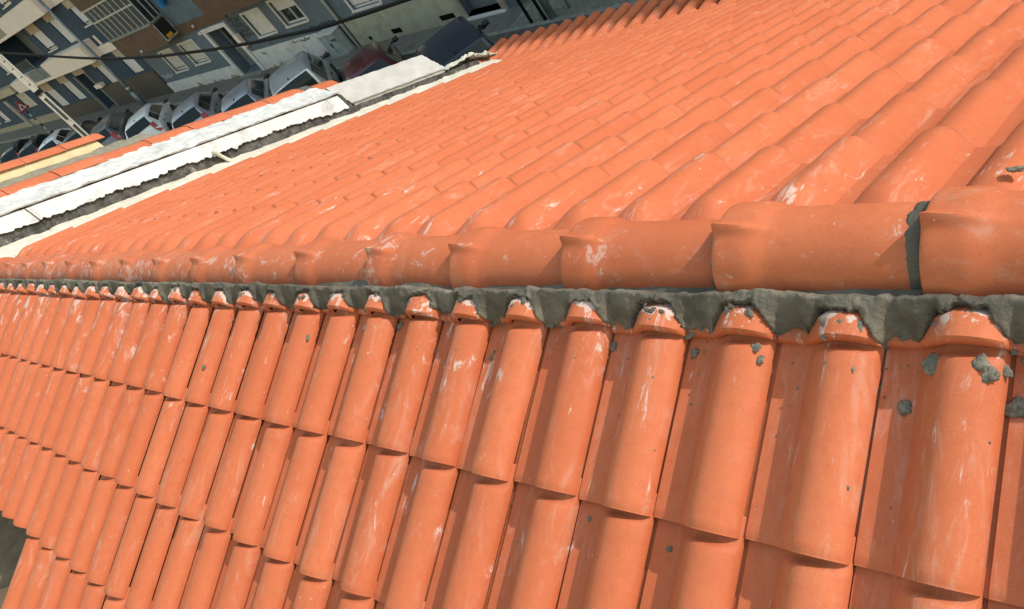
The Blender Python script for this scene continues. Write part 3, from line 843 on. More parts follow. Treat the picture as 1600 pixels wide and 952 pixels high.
# --- far end of the row: navy building with stone plinth
b0 = empty('apartment_building', P(55, 0)); tag(b0, 'navy building with stone plinth behind the warning sign', 'building')
H = [(47.4, 50.4, 1.45, 2.68), (44.8, 46.6, 4.2, 5.6), (50, 54, 4.0, 5.8, 1.2), (58.6, 60.6, 1.0, 2.2), (62.5, 64.5, 1.0, 2.2)]
mb = MB(); wall_holes(mb, 43.7, 78, -.5, 12, -.35, H); mb.build('wall', M['navy'], b0, fix=False)
sb('wall_core', M['navy'], b0, (43.7, 78, -9, -1.7, -.5, 11.9), (77.9, 78, -1.7, -.36, -.5, 11.9)); sb('roof', M['roofout'], b0, (43.7, 78, -9, -.3, 12.0, 12.2))
window(b0, 47.4, 48.8, 1.45, 2.68, -.35, 1., M['shutter2'], False); window(b0, 48.85, 50.4, 1.45, 2.68, -.35, 1., M['shutter2'], False)
window(b0, 58.6, 60.6, 1.0, 2.2, -.35, 1., M['frame']); window(b0, 62.5, 64.5, 1.0, 2.2, -.35, 1.); window(b0, 44.8, 46.6, 4.2, 5.6, -.35, 1.)
sb('loggia_back', M['dark'], b0, (50, 54, -1.6, -1.56, 4.0, 5.8))
sb('stone_plinth', M['stone'], b0, (43.7, 53.0, -.346, -.25, -.5, .62), (54.6, 78, -.346, -.25, -.5, .50))
sb('balcony_band', M['beige'], b0, (46.5, 56, -.346, .3, 3.0, 3.5), (46.5, 56, -.346, .3, 6.0, 6.6))
sb('sign_board', M['alu'], b0, (53.5, 54.3, -.346, -.18, -.4, 2.6))
sl = MB()
for k in range(11): sbox(sl, 53.62, 54.18, -.178, -.172, .2+k*.17, .2+k*.17+.09)
sl.build('sign_lettering', M['fgrey'], b0)

# --- blue-grey building with projecting glazed bay
b2 = empty('apartment_building', P(13, 0)); tag(b2, 'blue grey building with brown balcony front and white plinth', 'building')
H = [(18.45, 19.95, 1.05, 2.12), (15.75, 17.35, 1.12, 2.17), (12.0, 13.9, .12, 2.28, .55), (8.75, 10.2, 1.45, 2.42), (6.25, 7.8, 1.50, 2.50)]
mb = MB(); wall_holes(mb, 4.45, 22.2, -.3, 11.4, 0., H); mb.build('wall', M['bluegrey'], b2, fix=False)
sb('wall_core', M['bluegrey'], b2, (4.45, 22.2, -9, -.6, -.3, 11.3), (4.45, 4.5, -.6, -.0, -.3, 11.4)); sb('roof', M['roofout'], b2, (4.45, 22.2, -9, .1, 11.4, 11.6))
window(b2, 18.45, 19.95, 1.05, 2.12, 0, .86, M['shutter2']); window(b2, 15.75, 17.35, 1.12, 2.17, 0, .88, M['shutter2'])
window(b2, 8.75, 10.2, 1.45, 2.42, 0, 1., M['frame']); window(b2, 6.25, 7.8, 1.50, 2.50, 0, .42, M['frame'])
for a in ((18.45, 19.95, 1.05, 2.12), (15.75, 17.35, 1.12, 2.17), (8.75, 10.2, 1.45, 2.42), (6.25, 7.8, 1.50, 2.50)): surround(b2, *a)
sb('plinth', M['plinthw'], b2, (14.05, 22.15, .004, .05, -.3, .62), (5.9, 11.7, .004, .05, -.3, .96))
# rust stains along the plinth foot
rs = MB(); rg = random.Random(9)
for a, b in ((14.3, 21.6), (6.0, 11.3)):
    s_ = a
    while s_ < b:
        w_ = rg.uniform(.08, .5); h_ = rg.uniform(.06, .32)*(1 if rg.random() < .7 else .3)
        n = 6; top = [(s_+w_*k/n, .03+h_*rg.uniform(.4, 1)) for k in range(n+1)]
        for (x0, h0), (x1, h1) in zip(top[:-1], top[1:]): rs.add([P(x0, .0535, .012), P(x1, .0535, .012), P(x1, .0535, h1), P(x0, .0535, h0)], [(0, 1, 2, 3)])
        s_ += w_*rg.uniform(.9, 1.5)
rs.build('rust_stains', M['rust'], b2)['kind'] = 'stuff'
# entrance
sb('door', M['fgrey'], b2, (12.05, 13.85, -.54, -.50, .14, 1.05)); sb('door_glass', M['glass'], b2, (12.05, 13.85, -.54, -.51, 1.05, 2.2))
dr = MB()
for s_ in (12.05, 12.62, 13.2, 13.78): sbox(dr, s_, s_+.06, -.505, -.46, .14, 2.26)
sbox(dr, 12.05, 13.84, -.495, -.455, 1.02, 1.10); dr.build('door_frame', M['alu'], b2)
sb('door_jamb', M['plinthw'], b2, (13.9, 14.15, .004, .09, -.3, 2.45), (11.75, 12.0, .004, .09, -.3, 2.45), (12.0, 13.9, .004, .09, 2.28, 2.45))
sb('doorstep', M['kerb'], b2, (11.9, 14.0, -.55, .30, -.3, .10))
sb('letter_box', M['creamband'], b2, (11.42, 11.72, .052, .22, 1.25, 1.85)); sb('lamp', M['frame'], b2, (14.2, 14.45, .0, .12, 2.3, 2.42))
# brown band, bays
sb('brown_band', M['brown'], b2, (11.25, 16.1, .004, .05, 2.52, 2.96))
def bay(s0, s1, z0, z1, z2, t):
    sb('balcony_front', M['brown'], b2, (s0, s1, .006, t, z0, z1))
    sb('balcony_slab', M['fgrey'], b2, (s0-.04, s1+.04, .004, t+.04, z1, z1+.09))
    sb('glazing', M['glass'], b2, (s0+.06, s1-.06, .05, t-.06, z1+.09, z2))
    f = MB(); n = 8
    for k in range(n+1):
        s_ = s0+.03+(s1-s0-.1)*k/n; sbox(f, s_, s_+.06, t-.065, t-.02, z1+.092, z2-.002)
    sbox(f, s0+.03, s1, t-.06, t-.015, z1+.09+(z2-z1)*.56, z1+.16+(z2-z1)*.56); sbox(f, s0+.02, s1-.01, t-.07, t-.01, z2, z2+.08)
    for t_ in (.1, t*.5): sbox(f, s0+.04, s0+.075, t_, t_+.06, z1+.092, z2-.002)
    f.build('glazing_frame', M['alu'], b2)
bay(16.15, 21.75, 2.62, 3.62, 5.25, .72); bay(16.15, 21.75, 5.35, 6.4, 8.0, .72)
bay(4.9, 11.2, 2.88, 3.85, 5.4, .70); bay(4.9, 11.2, 5.5, 6.5, 8.1, .70)
sb('side_window', M['dark'], b2, (16.13, 16.149, .08, .64, 2.80, 3.55))
cl = MB()
for k in range(4): sbox(cl, 17.2+k*.45, 17.55+k*.45, .40, .48, 3.75, 4.3+.1*(k % 2))
cl.build('laundry', simple('red_cloth', (.22, .03, .035), .8), b2)
sb('side_frame', M['alu'], b2, (16.12, 16.152, .03, .075, 2.72, 3.6), (16.12, 16.152, .645, .70, 2.72, 3.6), (16.12, 16.152, .076, .644, 2.70, 2.78))
# yellow basin inside the side window
tag(sb('basin', simple('yellow_plastic', (.62, .33, .02), .4, .1), None, (16.04, 16.125, .30, .56, 2.80, 2.96)), 'yellow plastic basin at the side window of the balcony', 'basin')
bk = MB(); bk.tube([P(14.9, .2, 3.9), P(14.9, .2, 4.22)], [.14, .18], 16); tag(bk.build('bucket', simple('blue_plastic', (.02, .17, .45), .4, .1), None, 40), 'blue plastic bucket hung on the blue grey wall', 'bucket')
for s_, z_ in ((19.4, 2.75), (14.4, 2.72), (12.4, 2.78)):
    d_ = MB(); tt = .73 if s_ > 16 else .055; d_.tube([P(s_, tt-.01, z_), P(s_, tt+.06, z_)], [.07, .05], 12); d_.build('spot_lamp', M['frame'], b2, 40)
# graffiti, drawn as flat strokes
def scribble(name, mat, par_, s0, z0, w_, h_, n, seed, t=.004, r=.022):
    g = random.Random(seed); mb = MB()
    for k in range(n):
        cx, cz = s0-w_*(k+.5)/n, z0+h_*.5; a = g.uniform(.3, .9); pts = []
        for i in range(13):
            an = i/12*g.uniform(4.4, 6.6)+g.uniform(0, .3); pts.append((cx+math.cos(an)*w_/n*.75*a, cz+math.sin(an*1.3+k)*h_*.5*a))
        for (x0, y0), (x1, y1) in zip(pts[:-1], pts[1:]):
            dx, dy = x1-x0, y1-y0; L = math.hypot(dx, dy) or 1; nx, ny = -dy/L*r, dx/L*r
            mb.add([P(x0-nx, t, y0-ny), P(x1-nx, t, y1-ny), P(x1+nx, t, y1+ny), P(x0+nx, t, y0+ny)], [(0, 1, 2, 3)])
    mb.build(name, mat, par_)
for k_ in range(4): scribble('graffiti', M['ink'], b2, 11.62-.06*k_, 2.2-.24*k_, 1.05, .32, 5, 4+k_, .0075, .021)
scribble('graffiti', M['ink'], b2, 6.5, .98, 1.8, .34, 9, 8, .057, .022)
zz = MB()
for (x0, y0), (x1, y1) in (((6.35, 1.05), (5.95, .62)), ((5.95, .62), (5.6, 1.1)), ((6.5, 1.0), (6.3, 1.2))):
    zz.add([P(x0-.02, .058, y0), P(x0+.02, .058, y0), P(x1+.02, .058, y1), P(x1-.02, .058, y1)], [(0, 1, 2, 3)])
zz.build('graffiti', M['ink'], b2)
scribble('graffiti', M['ink'], b2, 8.3, .78, 1.4, .16, 5, 12, .057, .013)
scribble('graffiti', M['chalk'], b2, 21.9, .80, 1.3, .34, 6, 6, .0075, .022)
scribble('graffiti', simple('graffiti_teal', (.10, .30, .32), .6), b2, 11.0, .68, .35, .16, 2, 2, .057, .016)
# utility cabinet
uc = empty('utility_cabinet', P(5.2, .25)); tag(uc, 'pale grey utility cabinet against the plinth beside the drainpipe', 'cabinet')
sb('body', simple('cabinet_paint', (.34, .37, .37), .5, .15), uc, (4.72, 5.78, .06, .42, .14, .98)); sb('base', M['kerb'], uc, (4.62, 5.86, .06, .52, .0, .14)); sb('roof', M['frame'], uc, (4.68, 5.82, .06, .47, .98, 1.02))
sb('door_seam', M['iron'], uc, (5.24, 5.255, .42, .424, .14, .95)); sb('handle', M['iron'], uc, (5.29, 5.33, .42, .44, .45, .62))
scribble('graffiti', M['ink'], uc, 5.15, .62, .34, .18, 3, 3, .426, .014)
# drain pipe between the buildings
pp = MB(); pp.tube([P(4.42, .10, -.02), P(4.42, .10, 11)], .055, 10); tag(pp.build('drainpipe', M['frame'], None, True), 'pale drainpipe between blue grey wall and cream plinth', 'drainpipe')

# --- building with cream plinth
b3 = empty('apartment_building', P(1, 0)); tag(b3, 'slate blue building with stained cream plinth and floor vents', 'building')
H = [(1.75, 3.35, 1.32, 2.5), (-3.15, -1.45, .12, 2.3, .4)]
mb = MB(); wall_holes(mb, -3.9, 4.40, -.3, 10.5, 0., H); mb.build('wall', M['bluegrey'], b3, fix=False)
sb('wall_core', M['bluegrey'], b3, (-3.9, 4.40, -9, -.5, -.3, 10.4), (-3.9, -3.85, -.5, -.0, -.3, 10.4)); sb('roof', M['roofout'], b3, (-3.9, 4.40, -9, .1, 10.5, 10.7))
window(b3, 1.75, 3.35, 1.32, 2.5, 0, .9, M['frame']); surround(b3, 1.75, 3.35, 1.32, 2.5)
mb = MB(); VH = [(-1.14, -.42, .22, .40, .04), (1.65, 2.22, .20, .38, .04), (3.42, 3.62, .20, .34, .04)]
wall_holes(mb, -1.40, 4.32, -.3, 1.06, .055, VH); mb.build('plinth', M['b3'], b3, fix=False)
sb('plinth_cap', M['b3'], b3, (-1.40, 4.32, .002, .06, 1.06, 1.075))
for a, b, c, d, _ in VH:
    v = sb('vent', M['dark'], b3, (a, b, .010, .016, c, d)); g = MB(); k = a+.03
    while k < b: sbox(g, k, k+.018, .0165, .045, c, d); k += .055
    g.build('grille', M['iron'], v)
sb('door', M['fgrey'], b3, (-3.1, -1.5, -.39, -.35, .13, 2.25)); sb('doorstep', M['frame'], b3, (-3.3, -1.42, -.38, .16, .02, .12)); sb('jamb', M['stone'], b3, (-1.62, -1.45, .004, .09, .12, 2.4)); sb('jamb', M['stone'], b3, (-3.35, -3.16, .004, .09, -.1, 2.4))
tag(sb('drain_grate', M['iron'], None, (-2.95, -2.45, .52, .80, .05, .088)), 'dark iron grate set in the pavement by the doorway', 'grate')
# unseen corner building right of frame, sized and placed to shade the street
b4 = empty('apartment_building', P(-12, -6)); tag(b4, 'unseen tall corner block, sized and placed to shade the street', 'building')
sb('wall', M['bluegrey'], b4, (-34, -5.6, -14, -.95, -.3, 15)); sb('roof', M['roofout'], b4, (-34.1, -5.5, -14, -.85, 15, 15.2))

# ------------------------------------------------------------------ cars parked at an angle
def paint(name, col, metal=.2, rough=.32):
    m, t, b = newmat(name); p = pos(t)
    c = mix(t, ramp(t, noi(t, p, 2.5, 4), .3, .75), tuple(x*.85 for x in col), col)
    t.links.new(c, b.inputs['Base Color']); b.inputs['Roughness'].default_value = rough; b.inputs['Metallic'].default_value = metal
    b.inputs['Coat Weight'].default_value = .5; b.inputs['Coat Roughness'].default_value = .12
    return m
cglass, t_, b_ = newmat('car_glass'); b_.inputs['Base Color'].default_value = (.035, .05, .05, 1); b_.inputs['Roughness'].default_value = .06; b_.inputs['Specular IOR Level'].default_value = .8; b_.inputs['Coat Weight'].default_value = .4
M['cglass'] = cglass; b_.inputs['Base Color'].default_value = (.012, .017, .018, 1); b_.inputs['Specular IOR Level'].default_value = .35; b_.inputs['Coat Weight'].default_value = 0; b_.inputs['Roughness'].default_value = .12
M['rubber'] = simple('tyre_rubber', (.015, .015, .015), .9, .2); M['rim'] = simple('rim_alloy', (.40, .41, .42), .35, .1, metal=.7)
M['tail'] = simple('tail_light', (.35, .012, .015), .2, .2); M['blacktrim'] = simple('black_trim', (.018, .018, .018), .6, .2)
M['plate'] = simple('plate_white', (.65, .65, .64), .4, .05); M['plateblue'] = simple('plate_blue', (.02, .06, .35), .4, .05)
SILV = paint('silver_paint', (.55, .55, .59), .4); SILV2 = paint('grey_silver_paint', (.44, .44, .50), .4); WHT = paint('white_paint', (.84, .83, .86), 0., .3)
BLK = paint('black_paint', (.012, .013, .015), .1); DGR = paint('dark_grey_paint', (.20, .20, .22), .4); RED = paint('maroon_paint', (.10, .010, .016), .1); NVY = paint('navy_paint', (.008, .011, .035), .1, .25)
TYPES = {
 # x, top z, top half-width, belt z, belt half-width
 'hatch': (dict(L=3.95, wb_=.20), [(0, .60, .66, .52, .74), (.05, .92, .68, .74, .80), (.13, 1.00, .66, .88, .82), (.30, 1.28, .585, .92, .83), (.48, 1.43, .545, .93, .84), (1.1, 1.47, .56, .92, .85), (2.0, 1.45, .56, .90, .85), (2.25, 1.40, .55, .90, .85), (3.0, .98, .68, .88, .83), (3.6, .84, .64, .76, .80), (3.88, .70, .58, .60, .72), (3.95, .52, .55, .48, .66)]),
 'estate': (dict(L=4.3), [(0, .60, .66, .52, .75), (.05, .90, .70, .74, .81), (.12, .98, .68, .88, .83), (.26, 1.22, .60, .92, .84), (.42, 1.40, .56, .93, .85), (1.2, 1.47, .57, .93, .86), (2.2, 1.45, .57, .92, .86), (2.5, 1.39, .56, .92, .86), (3.3, .98, .68, .88, .84), (3.9, .84, .64, .76, .80), (4.22, .70, .58, .60, .72), (4.3, .52, .55, .48, .66)]),
 'van': (dict(L=4.25), [(0, .62, .70, .55, .80), (.04, 1.0, .72, .80, .85), (.07, 1.10, .70, .98, .86), (.16, 1.52, .66, 1.02, .87), (.26, 1.76, .62, 1.03, .87), (1.2, 1.80, .64, 1.02, .88), (2.2, 1.78, .64, 1.0, .88), (2.5, 1.70, .62, 1.0, .87), (3.3, 1.08, .70, .96, .85), (3.85, .92, .66, .82, .82), (4.17, .76, .60, .64, .74), (4.25, .55, .56, .50, .68)]),
}
def make_car(name, kind, mats, label, s_, t_, ang=58., sc=1.05):
    body_m = mats; spec, st = TYPES[kind]
    root = empty(name, P(s_, t_, -.03)); tag(root, label, 'car', 'cars parked at an angle along the kerb')
    hd = math.sin(R(ang))*SU - math.cos(R(ang))*ST; hd.normalize(); lf = Vector((0, 0, 1)).cross(hd)
    MW = Matrix((hd, lf, Vector((0, 0, 1)))).transposed().to_4x4(); MW.translation = P(s_, t_, -.03); MW = MW @ Matrix.Scale(sc, 4)
    def put(nm, mb, mat, par_=root, smooth=35): return link(nm, mb.mesh(nm, mat, smooth), par_, MW)
    def sect(q):
        x, zt, wt, zb, wb = q
        h = [(0, zt+.022), (wt*.45, zt+.018), (wt*.8, zt+.006), (wt*.95, zt-.014), (wt, zt-.045), (wb-.02, zb+.03), (wb, zb), (wb+.015, (zb+.5)*.5), (wb+.01, .42), (wb-.03, .24)]
        return [(x, y, z) for y, z in h]
    mb = MB(); S_ = [sect(q) for q in st]; n = len(S_[0])
    for sgn in (1, -1):
        o = len(mb.v)
        for q in S_: mb.v += [(x, sgn*y, z) for x, y, z in q]
        for j in range(len(S_)-1):
            for k in range(n-1):
                a = o+j*n+k; mb.f.append((a, a+1, a+n+1, a+n))
        # underside
        for j in range(len(S_)-1):
            a = o+j*n+n-1; c0 = len(mb.v); x0, x1 = S_[j][0][0], S_[j+1][0][0]
            mb.v += [(x0, 0, .24), (x1, 0, .24)]; mb.f.append((a, c0, c0+1, a+n))
        for e in (0, len(S_)-1):
            a = o+e*n; c0 = len(mb.v); mb.v.append((S_[e][0][0], 0, .24)); mb.f.append(tuple(a+k for k in range(n)) + (c0,))
    bm = bmesh.new(); me = bpy.data.meshes.new('body'); me.from_pydata(mb.v, [], mb.f); bm.from_mesh(me)
    bmesh.ops.remove_doubles(bm, verts=bm.verts, dist=.0008); bmesh.ops.recalc_face_normals(bm, faces=bm.faces); bm.to_mesh(me); bm.free()
    me.materials.append(body_m); me.polygons.foreach_set('use_smooth', [True]*len(me.polygons)); me.set_sharp_from_angle(angle=R(42))
    link('body', me, root, MW)
    def at(x):
        for a, b in zip(st[:-1], st[1:]):
            if a[0] <= x <= b[0]:
                t = (x-a[0])/(b[0]-a[0]); return [a[i]+(b[i]-a[i])*t for i in range(5)]
    def across(x0, x1, fr_, off, nx=5, ny=8):
        m_ = MB()
        for i in range(nx+1):
            q = at(x0+(x1-x0)*i/nx); f = fr_
            for j in range(ny+1):
                y = q[2]*f*(2*j/ny-1); m_.v.append((q[0]+off[0], y, q[1]+off[1]+.024-.03*(abs(2*j/ny-1)*f)**2.4))
        for i in range(nx):
            for j in range(ny): a = i*(ny+1)+j; m_.f.append((a, a+1, a+ny+2, a+ny+1))
        return m_
    xr0, xr1 = st[2][0], st[4][0]
    d = xr1-xr0
    put('rear_window', across(xr0+.14*d, xr1-.06*d, .88, (-.012, .012)), M['cglass'])
    xw = [q[0] for q in st]
    if kind == 'van': put('rear_frame', across(xr0+.02, xr1+.03, .99, (-.007, .007)), WHT if body_m is SILV else body_m)
    put('windscreen', across(xw[7]+.06, xw[8]-.04, .90, (.012, .012)), M['cglass'])
    # side windows
    def side(sgn, x0, x1, lo, hi, off=.010, x0t=None, x1t=None):
        m_ = MB(); nx = 5
        for i in range(nx+1):
            for f in (lo, hi):
                t = (f-lo)/(hi-lo); a = x0+((x0t if x0t is not None else x0)-x0)*t; b = x1+((x1t if x1t is not None else x1)-x1)*t
                x = a+(b-a)*i/nx; q = at(x); zt, zb = q[1]-.045, q[3]+.03; y = (q[4]-.02)+(q[2]-q[4]+.02)*f; z = zb+(zt-zb)*f
                m_.v.append((x, sgn*(y+off), z+off*.3))
        for i in range(nx): a = i*2; m_.f.append((a, a+1, a+3, a+2))
        return m_
    for sgn in (1, -1):
        put('side_window', side(sgn, xw[3]+.10, xw[5]-.04 if kind != 'van' else xw[5]-.1, .12, .86, x0t=xw[4]+.06), M['cglass'])
        put('side_window', side(sgn, xw[5]+.04, xw[6]+.45, .12, .86, x1t=xw[6]+.02), M['cglass'])
        # doors below the windows
        for a, b in ((xw[5]-.45, xw[5]+.30), (xw[5]+.33, xw[6]+.48)):
            m_ = MB()
            for x in (a, (a+b)/2, b):
                q = at(x)
                for y, z in ((q[4]+.006, q[3]-.03), (q[4]+.022, (q[3]+.5)*.5), (q[4]+.018, .44)): m_.v.append((x, sgn*y, z))
            for i in range(2):
                for j in range(2): k = i*3+j; m_.f.append((k, k+1, k+4, k+3))
            dd = put('door', m_, body_m)
            h_ = MB(); q = at(a+.12); h_.aabb(a+.05, a+.22, min(sgn*(q[4]+.01), sgn*(q[4]+.035)), max(sgn*(q[4]+.01), sgn*(q[4]+.035)), q[3]-.14, q[3]-.10); put('handle', h_, M['blacktrim'], dd)
        # mirrors
        m_ = MB(); x = xw[8]-.42; q = at(x); y0 = q[4]; m_.tube([(x, sgn*(y0-.02), q[3]+.08), (x, sgn*(y0+.06), q[3]+.10), (x, sgn*(y0+.10), q[3]+.11), (x, sgn*(y0+.22), q[3]+.11), (x, sgn*(y0+.24), q[3]+.11)], [.02, .03, .075, .07, .03], 10)
        put('mirror', m_, M['blacktrim'])
        # tail lights up the rear corner
        m_ = MB()
        for zz, xo in ((.72, .02), (.86, .045), (1.0, .10), (1.14, .20) if kind != 'van' else (1.14, .06)):
            q = at(max(.05, xo)); yo = q[4] if zz < q[3] else q[4]-.02+(q[2]-q[4]+.02)*min(1, (zz-q[3])/(q[1]-q[3]+.001))
            m_.v += [(xo-.03, sgn*(yo-.14), zz), (xo+.02, sgn*(yo+.012), zz), (xo+.12, sgn*(yo+.014), zz)]
        for i in range(3):
            for j in range(2): a = i*3+j; m_.f.append((a, a+1, a+4, a+3))
        put('tail_light', m_, M['tail'])
        # wheels
        for x in (.72, spec['L']-.80):
            m_ = MB(); yy = sgn*(st[5][4]-.10); m_.tube([(x, yy-.09, .30), (x, yy-.07, .30), (x, yy+.07, .30), (x, yy+.09, .30)], [.25, .30, .30, .25], 20)
            wl = put('wheel', m_, M['rubber']); m_ = MB(); m_.tube([(x, yy+sgn*.085, .30), (x, yy+sgn*.10, .30)], [.21, .18], 16); put('rim', m_, M['rim'], wl)
            m_ = MB(); m_.tube([(x, sgn*(st[5][4]-.02), .32), (x, sgn*(st[5][4]+.026), .32)], [.37, .36], 20); put('wheel_arch', m_, M['blacktrim'])
    m_ = MB(); m_.aabb(-.03, .03, -.70, .70, .30, .44); put('bumper', m_, M['blacktrim'])
    m_ = MB(); m_.aabb(-.005, .02, -.26, .26, .62, .73); pl = put('number_plate', m_, M['plate']); m_ = MB(); m_.aabb(-.008, -.0052, .215, .258, .622, .728); put('plate_band', m_, M['plateblue'], pl)
    m_ = MB(); m_.aabb(st[4][0]+.18, st[4][0]+.24, -.02, .02, st[4][1], st[4][1]+.07); put('antenna', m_, M['blacktrim'])
    m_ = MB(); m_.aabb(st[3][0]-.02, st[3][0]+.02, -.30, .25, st[2][1]+.04, st[2][1]+.055); put('wiper', m_, M['blacktrim'])
    return root
make_car('parked_car', 'hatch', BLK, 'black car farthest along the row of angled parked cars', 38.2, 5.35)
make_car('parked_car', 'hatch', BLK, 'black hatchback between the farthest black car and a white one', 33.6, 5.2)
make_car('parked_car', 'hatch', WHT, 'white car parked beside the black hatchback', 29.0, 5.15)
make_car('parked_car', 'hatch', BLK, 'dark car hidden behind the concrete pole', 24.6, 4.9)
make_car('parked_car', 'estate', DGR, 'dark grey estate car with red tail lights around its rear window', 20.0, 4.95)
make_car('parked_car', 'hatch', WHT, 'white hatchback with number plate showing between two grey cars', 15.1, 4.7)
make_car('parked_car', 'hatch', SILV2, 'silver hatchback beside the white hatchback', 9.6, 4.72, sc=1.05)
make_car('parked_car', 'hatch', SILV2, 'silver grey car between the silver hatchback and the silver van', 5.2, 4.6)
make_car('parked_van', 'van', SILV, 'silver van with white framed rear window', .9, 4.55)
make_car('parked_car', 'hatch', RED, 'maroon car between the silver van and the navy van', -2.5, 4.25)
make_car('parked_van', 'van', NVY, 'navy blue van parked by the cobbled pavement', -7.3, 4.95, sc=1.06)

# ------------------------------------------------------------------ poles, sign, bollards, cable
lp = empty('lamp_post', P(26.0, .45)); tag(lp, 'grey blue lamp post rising in front of the navy and cream building', 'lamp post')
m_ = MB(); m_.tube([P(26.0, .45, 0), P(26.0, .45, 2), P(26.0, .45, 9.6)], [.105, .095, .06], 14); m_.build('pole', M['tin'], lp, True)
m_ = MB(); m_.tube([P(26.0, .45, .0), P(26.0, .45, .9)], [.13, .125], 14); m_.build('base', M['tin'], lp, True)
m_ = MB(); m_.tube([P(26.0, .45, 9.55), P(26, 1.2, 9.9), P(26, 2.2, 10)], .04, 10); m_.build('arm', M['tin'], lp, True)
m_ = MB(); sbox(m_, 25.85, 26.15, 2.1, 2.8, 9.93, 10.06); m_.build('lantern', M['fgrey'], lp)
m_ = MB(); m_.tube([P(26.0, .45, 1.05), P(26.0, .45, 1.22)], [.112, .112], 14); m_.build('collar', M['alu'], lp, True)
g0 = Vector((-14.308, 13.74, -6.4))
lp = empty('lamp_post', g0); tag(lp, 'grey steel pole with yellow and blue stickers beside the black bollards', 'lamp post')
V3 = lambda p, z: Vector((p.x, p.y, ZG+z))
m_ = MB(); m_.tube([V3(g0, 0), V3(g0, 3), V3(g0, 8)], [.10, .095, .07], 16); m_.build('pole', M['tin'], lp, True)
def sticker(par_, g, z0, z1, mat, r=.1015, a0=-150, a1=-20):
    m_ = MB(); n = 10
    for z in (z0, z1):
        for k in range(n+1):
            a = R(a0+(a1-a0)*k/n); m_.v.append((g.x+r*math.cos(a), g.y+r*math.sin(a), ZG+z))
    for k in range(n): m_.f.append((k, k+1, k+n+2, k+n+1))
    m_.build('sticker', mat, par_, True)
sticker(lp, g0, 1.30, 1.48, simple('sticker_yellow', (.62, .50, .08), .5)); sticker(lp, g0, 1.08, 1.24, simple('sticker_blue', (.10, .25, .45), .5)); sticker(lp, g0, 1.0, 1.06, M['frame'])
g1 = Vector((-13.929, 14.006, -6.4)); m_ = MB(); m_.tube([V3(g1, 0), V3(g1, 3.2)], .032, 10)
tag(m_.build('sign_post', M['tin'], None, True), 'thin grey metal post on the cobbled pavement', 'post')
for (s_, t_), lab in (((-5.05, 1.02), 'black bollard at the pavement corner by the paving strip'), ((-5.55, 1.02), 'black bollard beside the stickered steel pole')):
    bo = empty('bollard', P(s_, t_)); tag(bo, lab, 'bollard', 'black bollards on the cobbled pavement')
    m_ = MB(); m_.tube([P(s_, t_, 0), P(s_, t_, .78), P(s_, t_, .80), P(s_, t_, .86)], [.045, .042, .05, .05], 14); m_.build('post', M['iron'], bo, 40)
    m_ = MB(); m_.tube([P(s_, t_, .861), P(s_, t_, .89), P(s_, t_, .91)], [.04, .04, .02], 14); m_.build('cap', M['alu'], bo, 40)
# concrete pole with slots
g2 = Vector((-31.191, 9.0, -6.4))
cp = empty('concrete_pole', g2); tag(cp, 'tall slotted concrete utility pole carrying the black cable', 'utility pole')
M['concrete'] = plaster('pole_concrete', (.40, .38, .33), (.50, .48, .42), (.30, .28, .24), 3.)
pd = Vector((math.cos(R(161.9)), math.sin(R(161.9)), 0)); ps = Vector((-pd.y, pd.x, 0))
def pbox(mb, a0, a1, d0, d1, z0, z1): return mb.aabb(a0, a1, d0, d1, z0, z1, lambda a, d, z: Vector((g2.x, g2.y, ZG)) + a*ps + d*pd + Vector((0, 0, z)))
for a0, a1 in ((-.105, -.05), (.05, .105)):
    m_ = MB(); pbox(m_, a0, a1, -.10, .10, 0, 8.6); m_.build('flange', M['concrete'], cp)
m_ = MB(); pbox(m_, -.0495, .0495, .05, .08, 0, 5.5); m_.build('web', M['fgrey'], cp)
z = .2
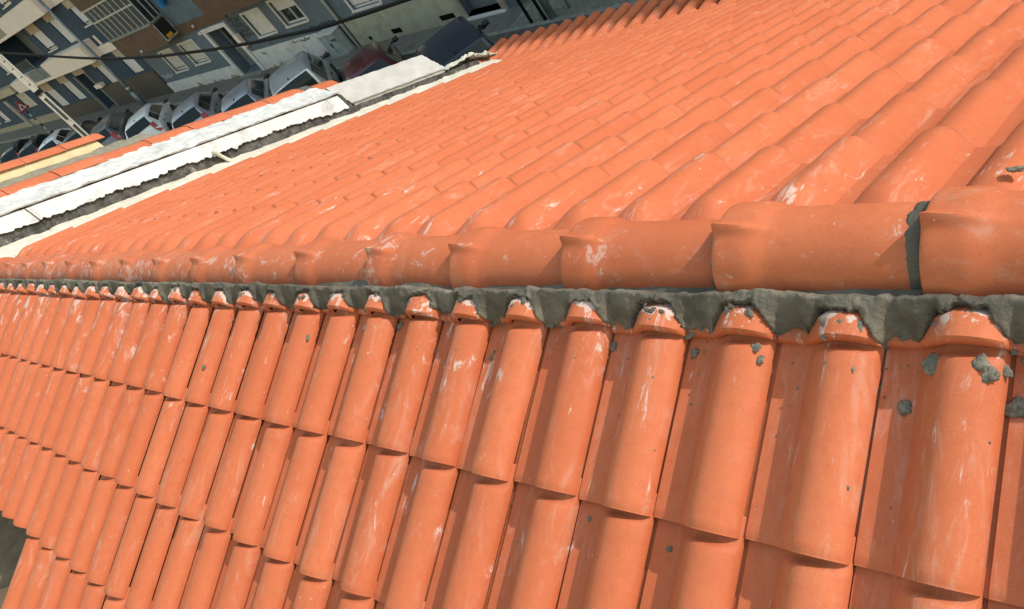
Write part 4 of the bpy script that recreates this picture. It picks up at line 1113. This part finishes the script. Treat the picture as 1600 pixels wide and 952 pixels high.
while z < 8.4:
    m_ = MB(); pbox(m_, -.0495, .0495, -.085, .085, z, z+(.22 if z < 4.4 else 1.15)); m_.build('rung', M['concrete'], cp); z += 1.15
for k in range(9):
    m_ = MB(); c0 = Vector((g2.x, g2.y, ZG+5.4+k*.32)); m_.tube([c0-pd*.105, c0-pd*.088], .022, 10); m_.build('bolt_hole', M['iron'], cp)
m_ = MB(); pbox(m_, -.12, .12, -.16, -.10, 5.0, 5.14); m_.build('clamp', M['iron'], cp)
# cable
pts = [(-32.673, 9.139, 0.496), (-30.714, 8.955, 0.219), (-28.562, 8.753, -0.163), (-26.675, 8.575, -0.522), (-24.523, 8.373, -0.914), (-22.53, 8.186, -1.234), (-19.93, 7.941, -1.547), (-17.307, 7.695, -1.777), (-15.32, 7.508, -1.905), (-12.902, 7.281, -2.004), (-11.416, 7.141, -1.994), (-10.122, 7.019, -1.967), (-8.259, 6.844, -1.889)]
m_ = MB(); m_.tube(pts, .034, 8); tag(m_.build('cable', M['iron'], None, True), 'thick black overhead cable strung from the concrete pole across the street', 'cable')
# warning sign
sg = empty('warning_sign', P(46.6, .7)); tag(sg, 'red bordered triangular warning sign on a striped post', 'road sign')
for k in range(8):
    m_ = MB(); m_.tube([P(46.6, .7, k*.3), P(46.6, .7, k*.3+.3)], .04, 10); m_.build('post', M['iron'] if k % 2 else M['frame'], sg, True)
def tri(r, t): return [P(46.6+(.70-t), .70+r*math.cos(R(a)), 2.1+r*math.sin(R(a))) for a in (90, 210, 330)]
m_ = MB(); m_.add(tri(.52, .72)+tri(.52, .75), [(0, 1, 2), (5, 4, 3), (0, 1, 4, 3), (1, 2, 5, 4), (2, 0, 3, 5)]); m_.build('border', simple('sign_red', (.42, .02, .02), .4), sg)
m_ = MB(); m_.add(tri(.32, .751)+tri(.32, .754), [(0, 1, 2), (5, 4, 3), (0, 1, 4, 3), (1, 2, 5, 4), (2, 0, 3, 5)]); m_.build('face', M['frame'], sg)
m_ = MB(); sbox(m_, 46.543, 46.5455, .65, .75, 1.98, 2.2); m_.build('symbol', M['iron'], sg)
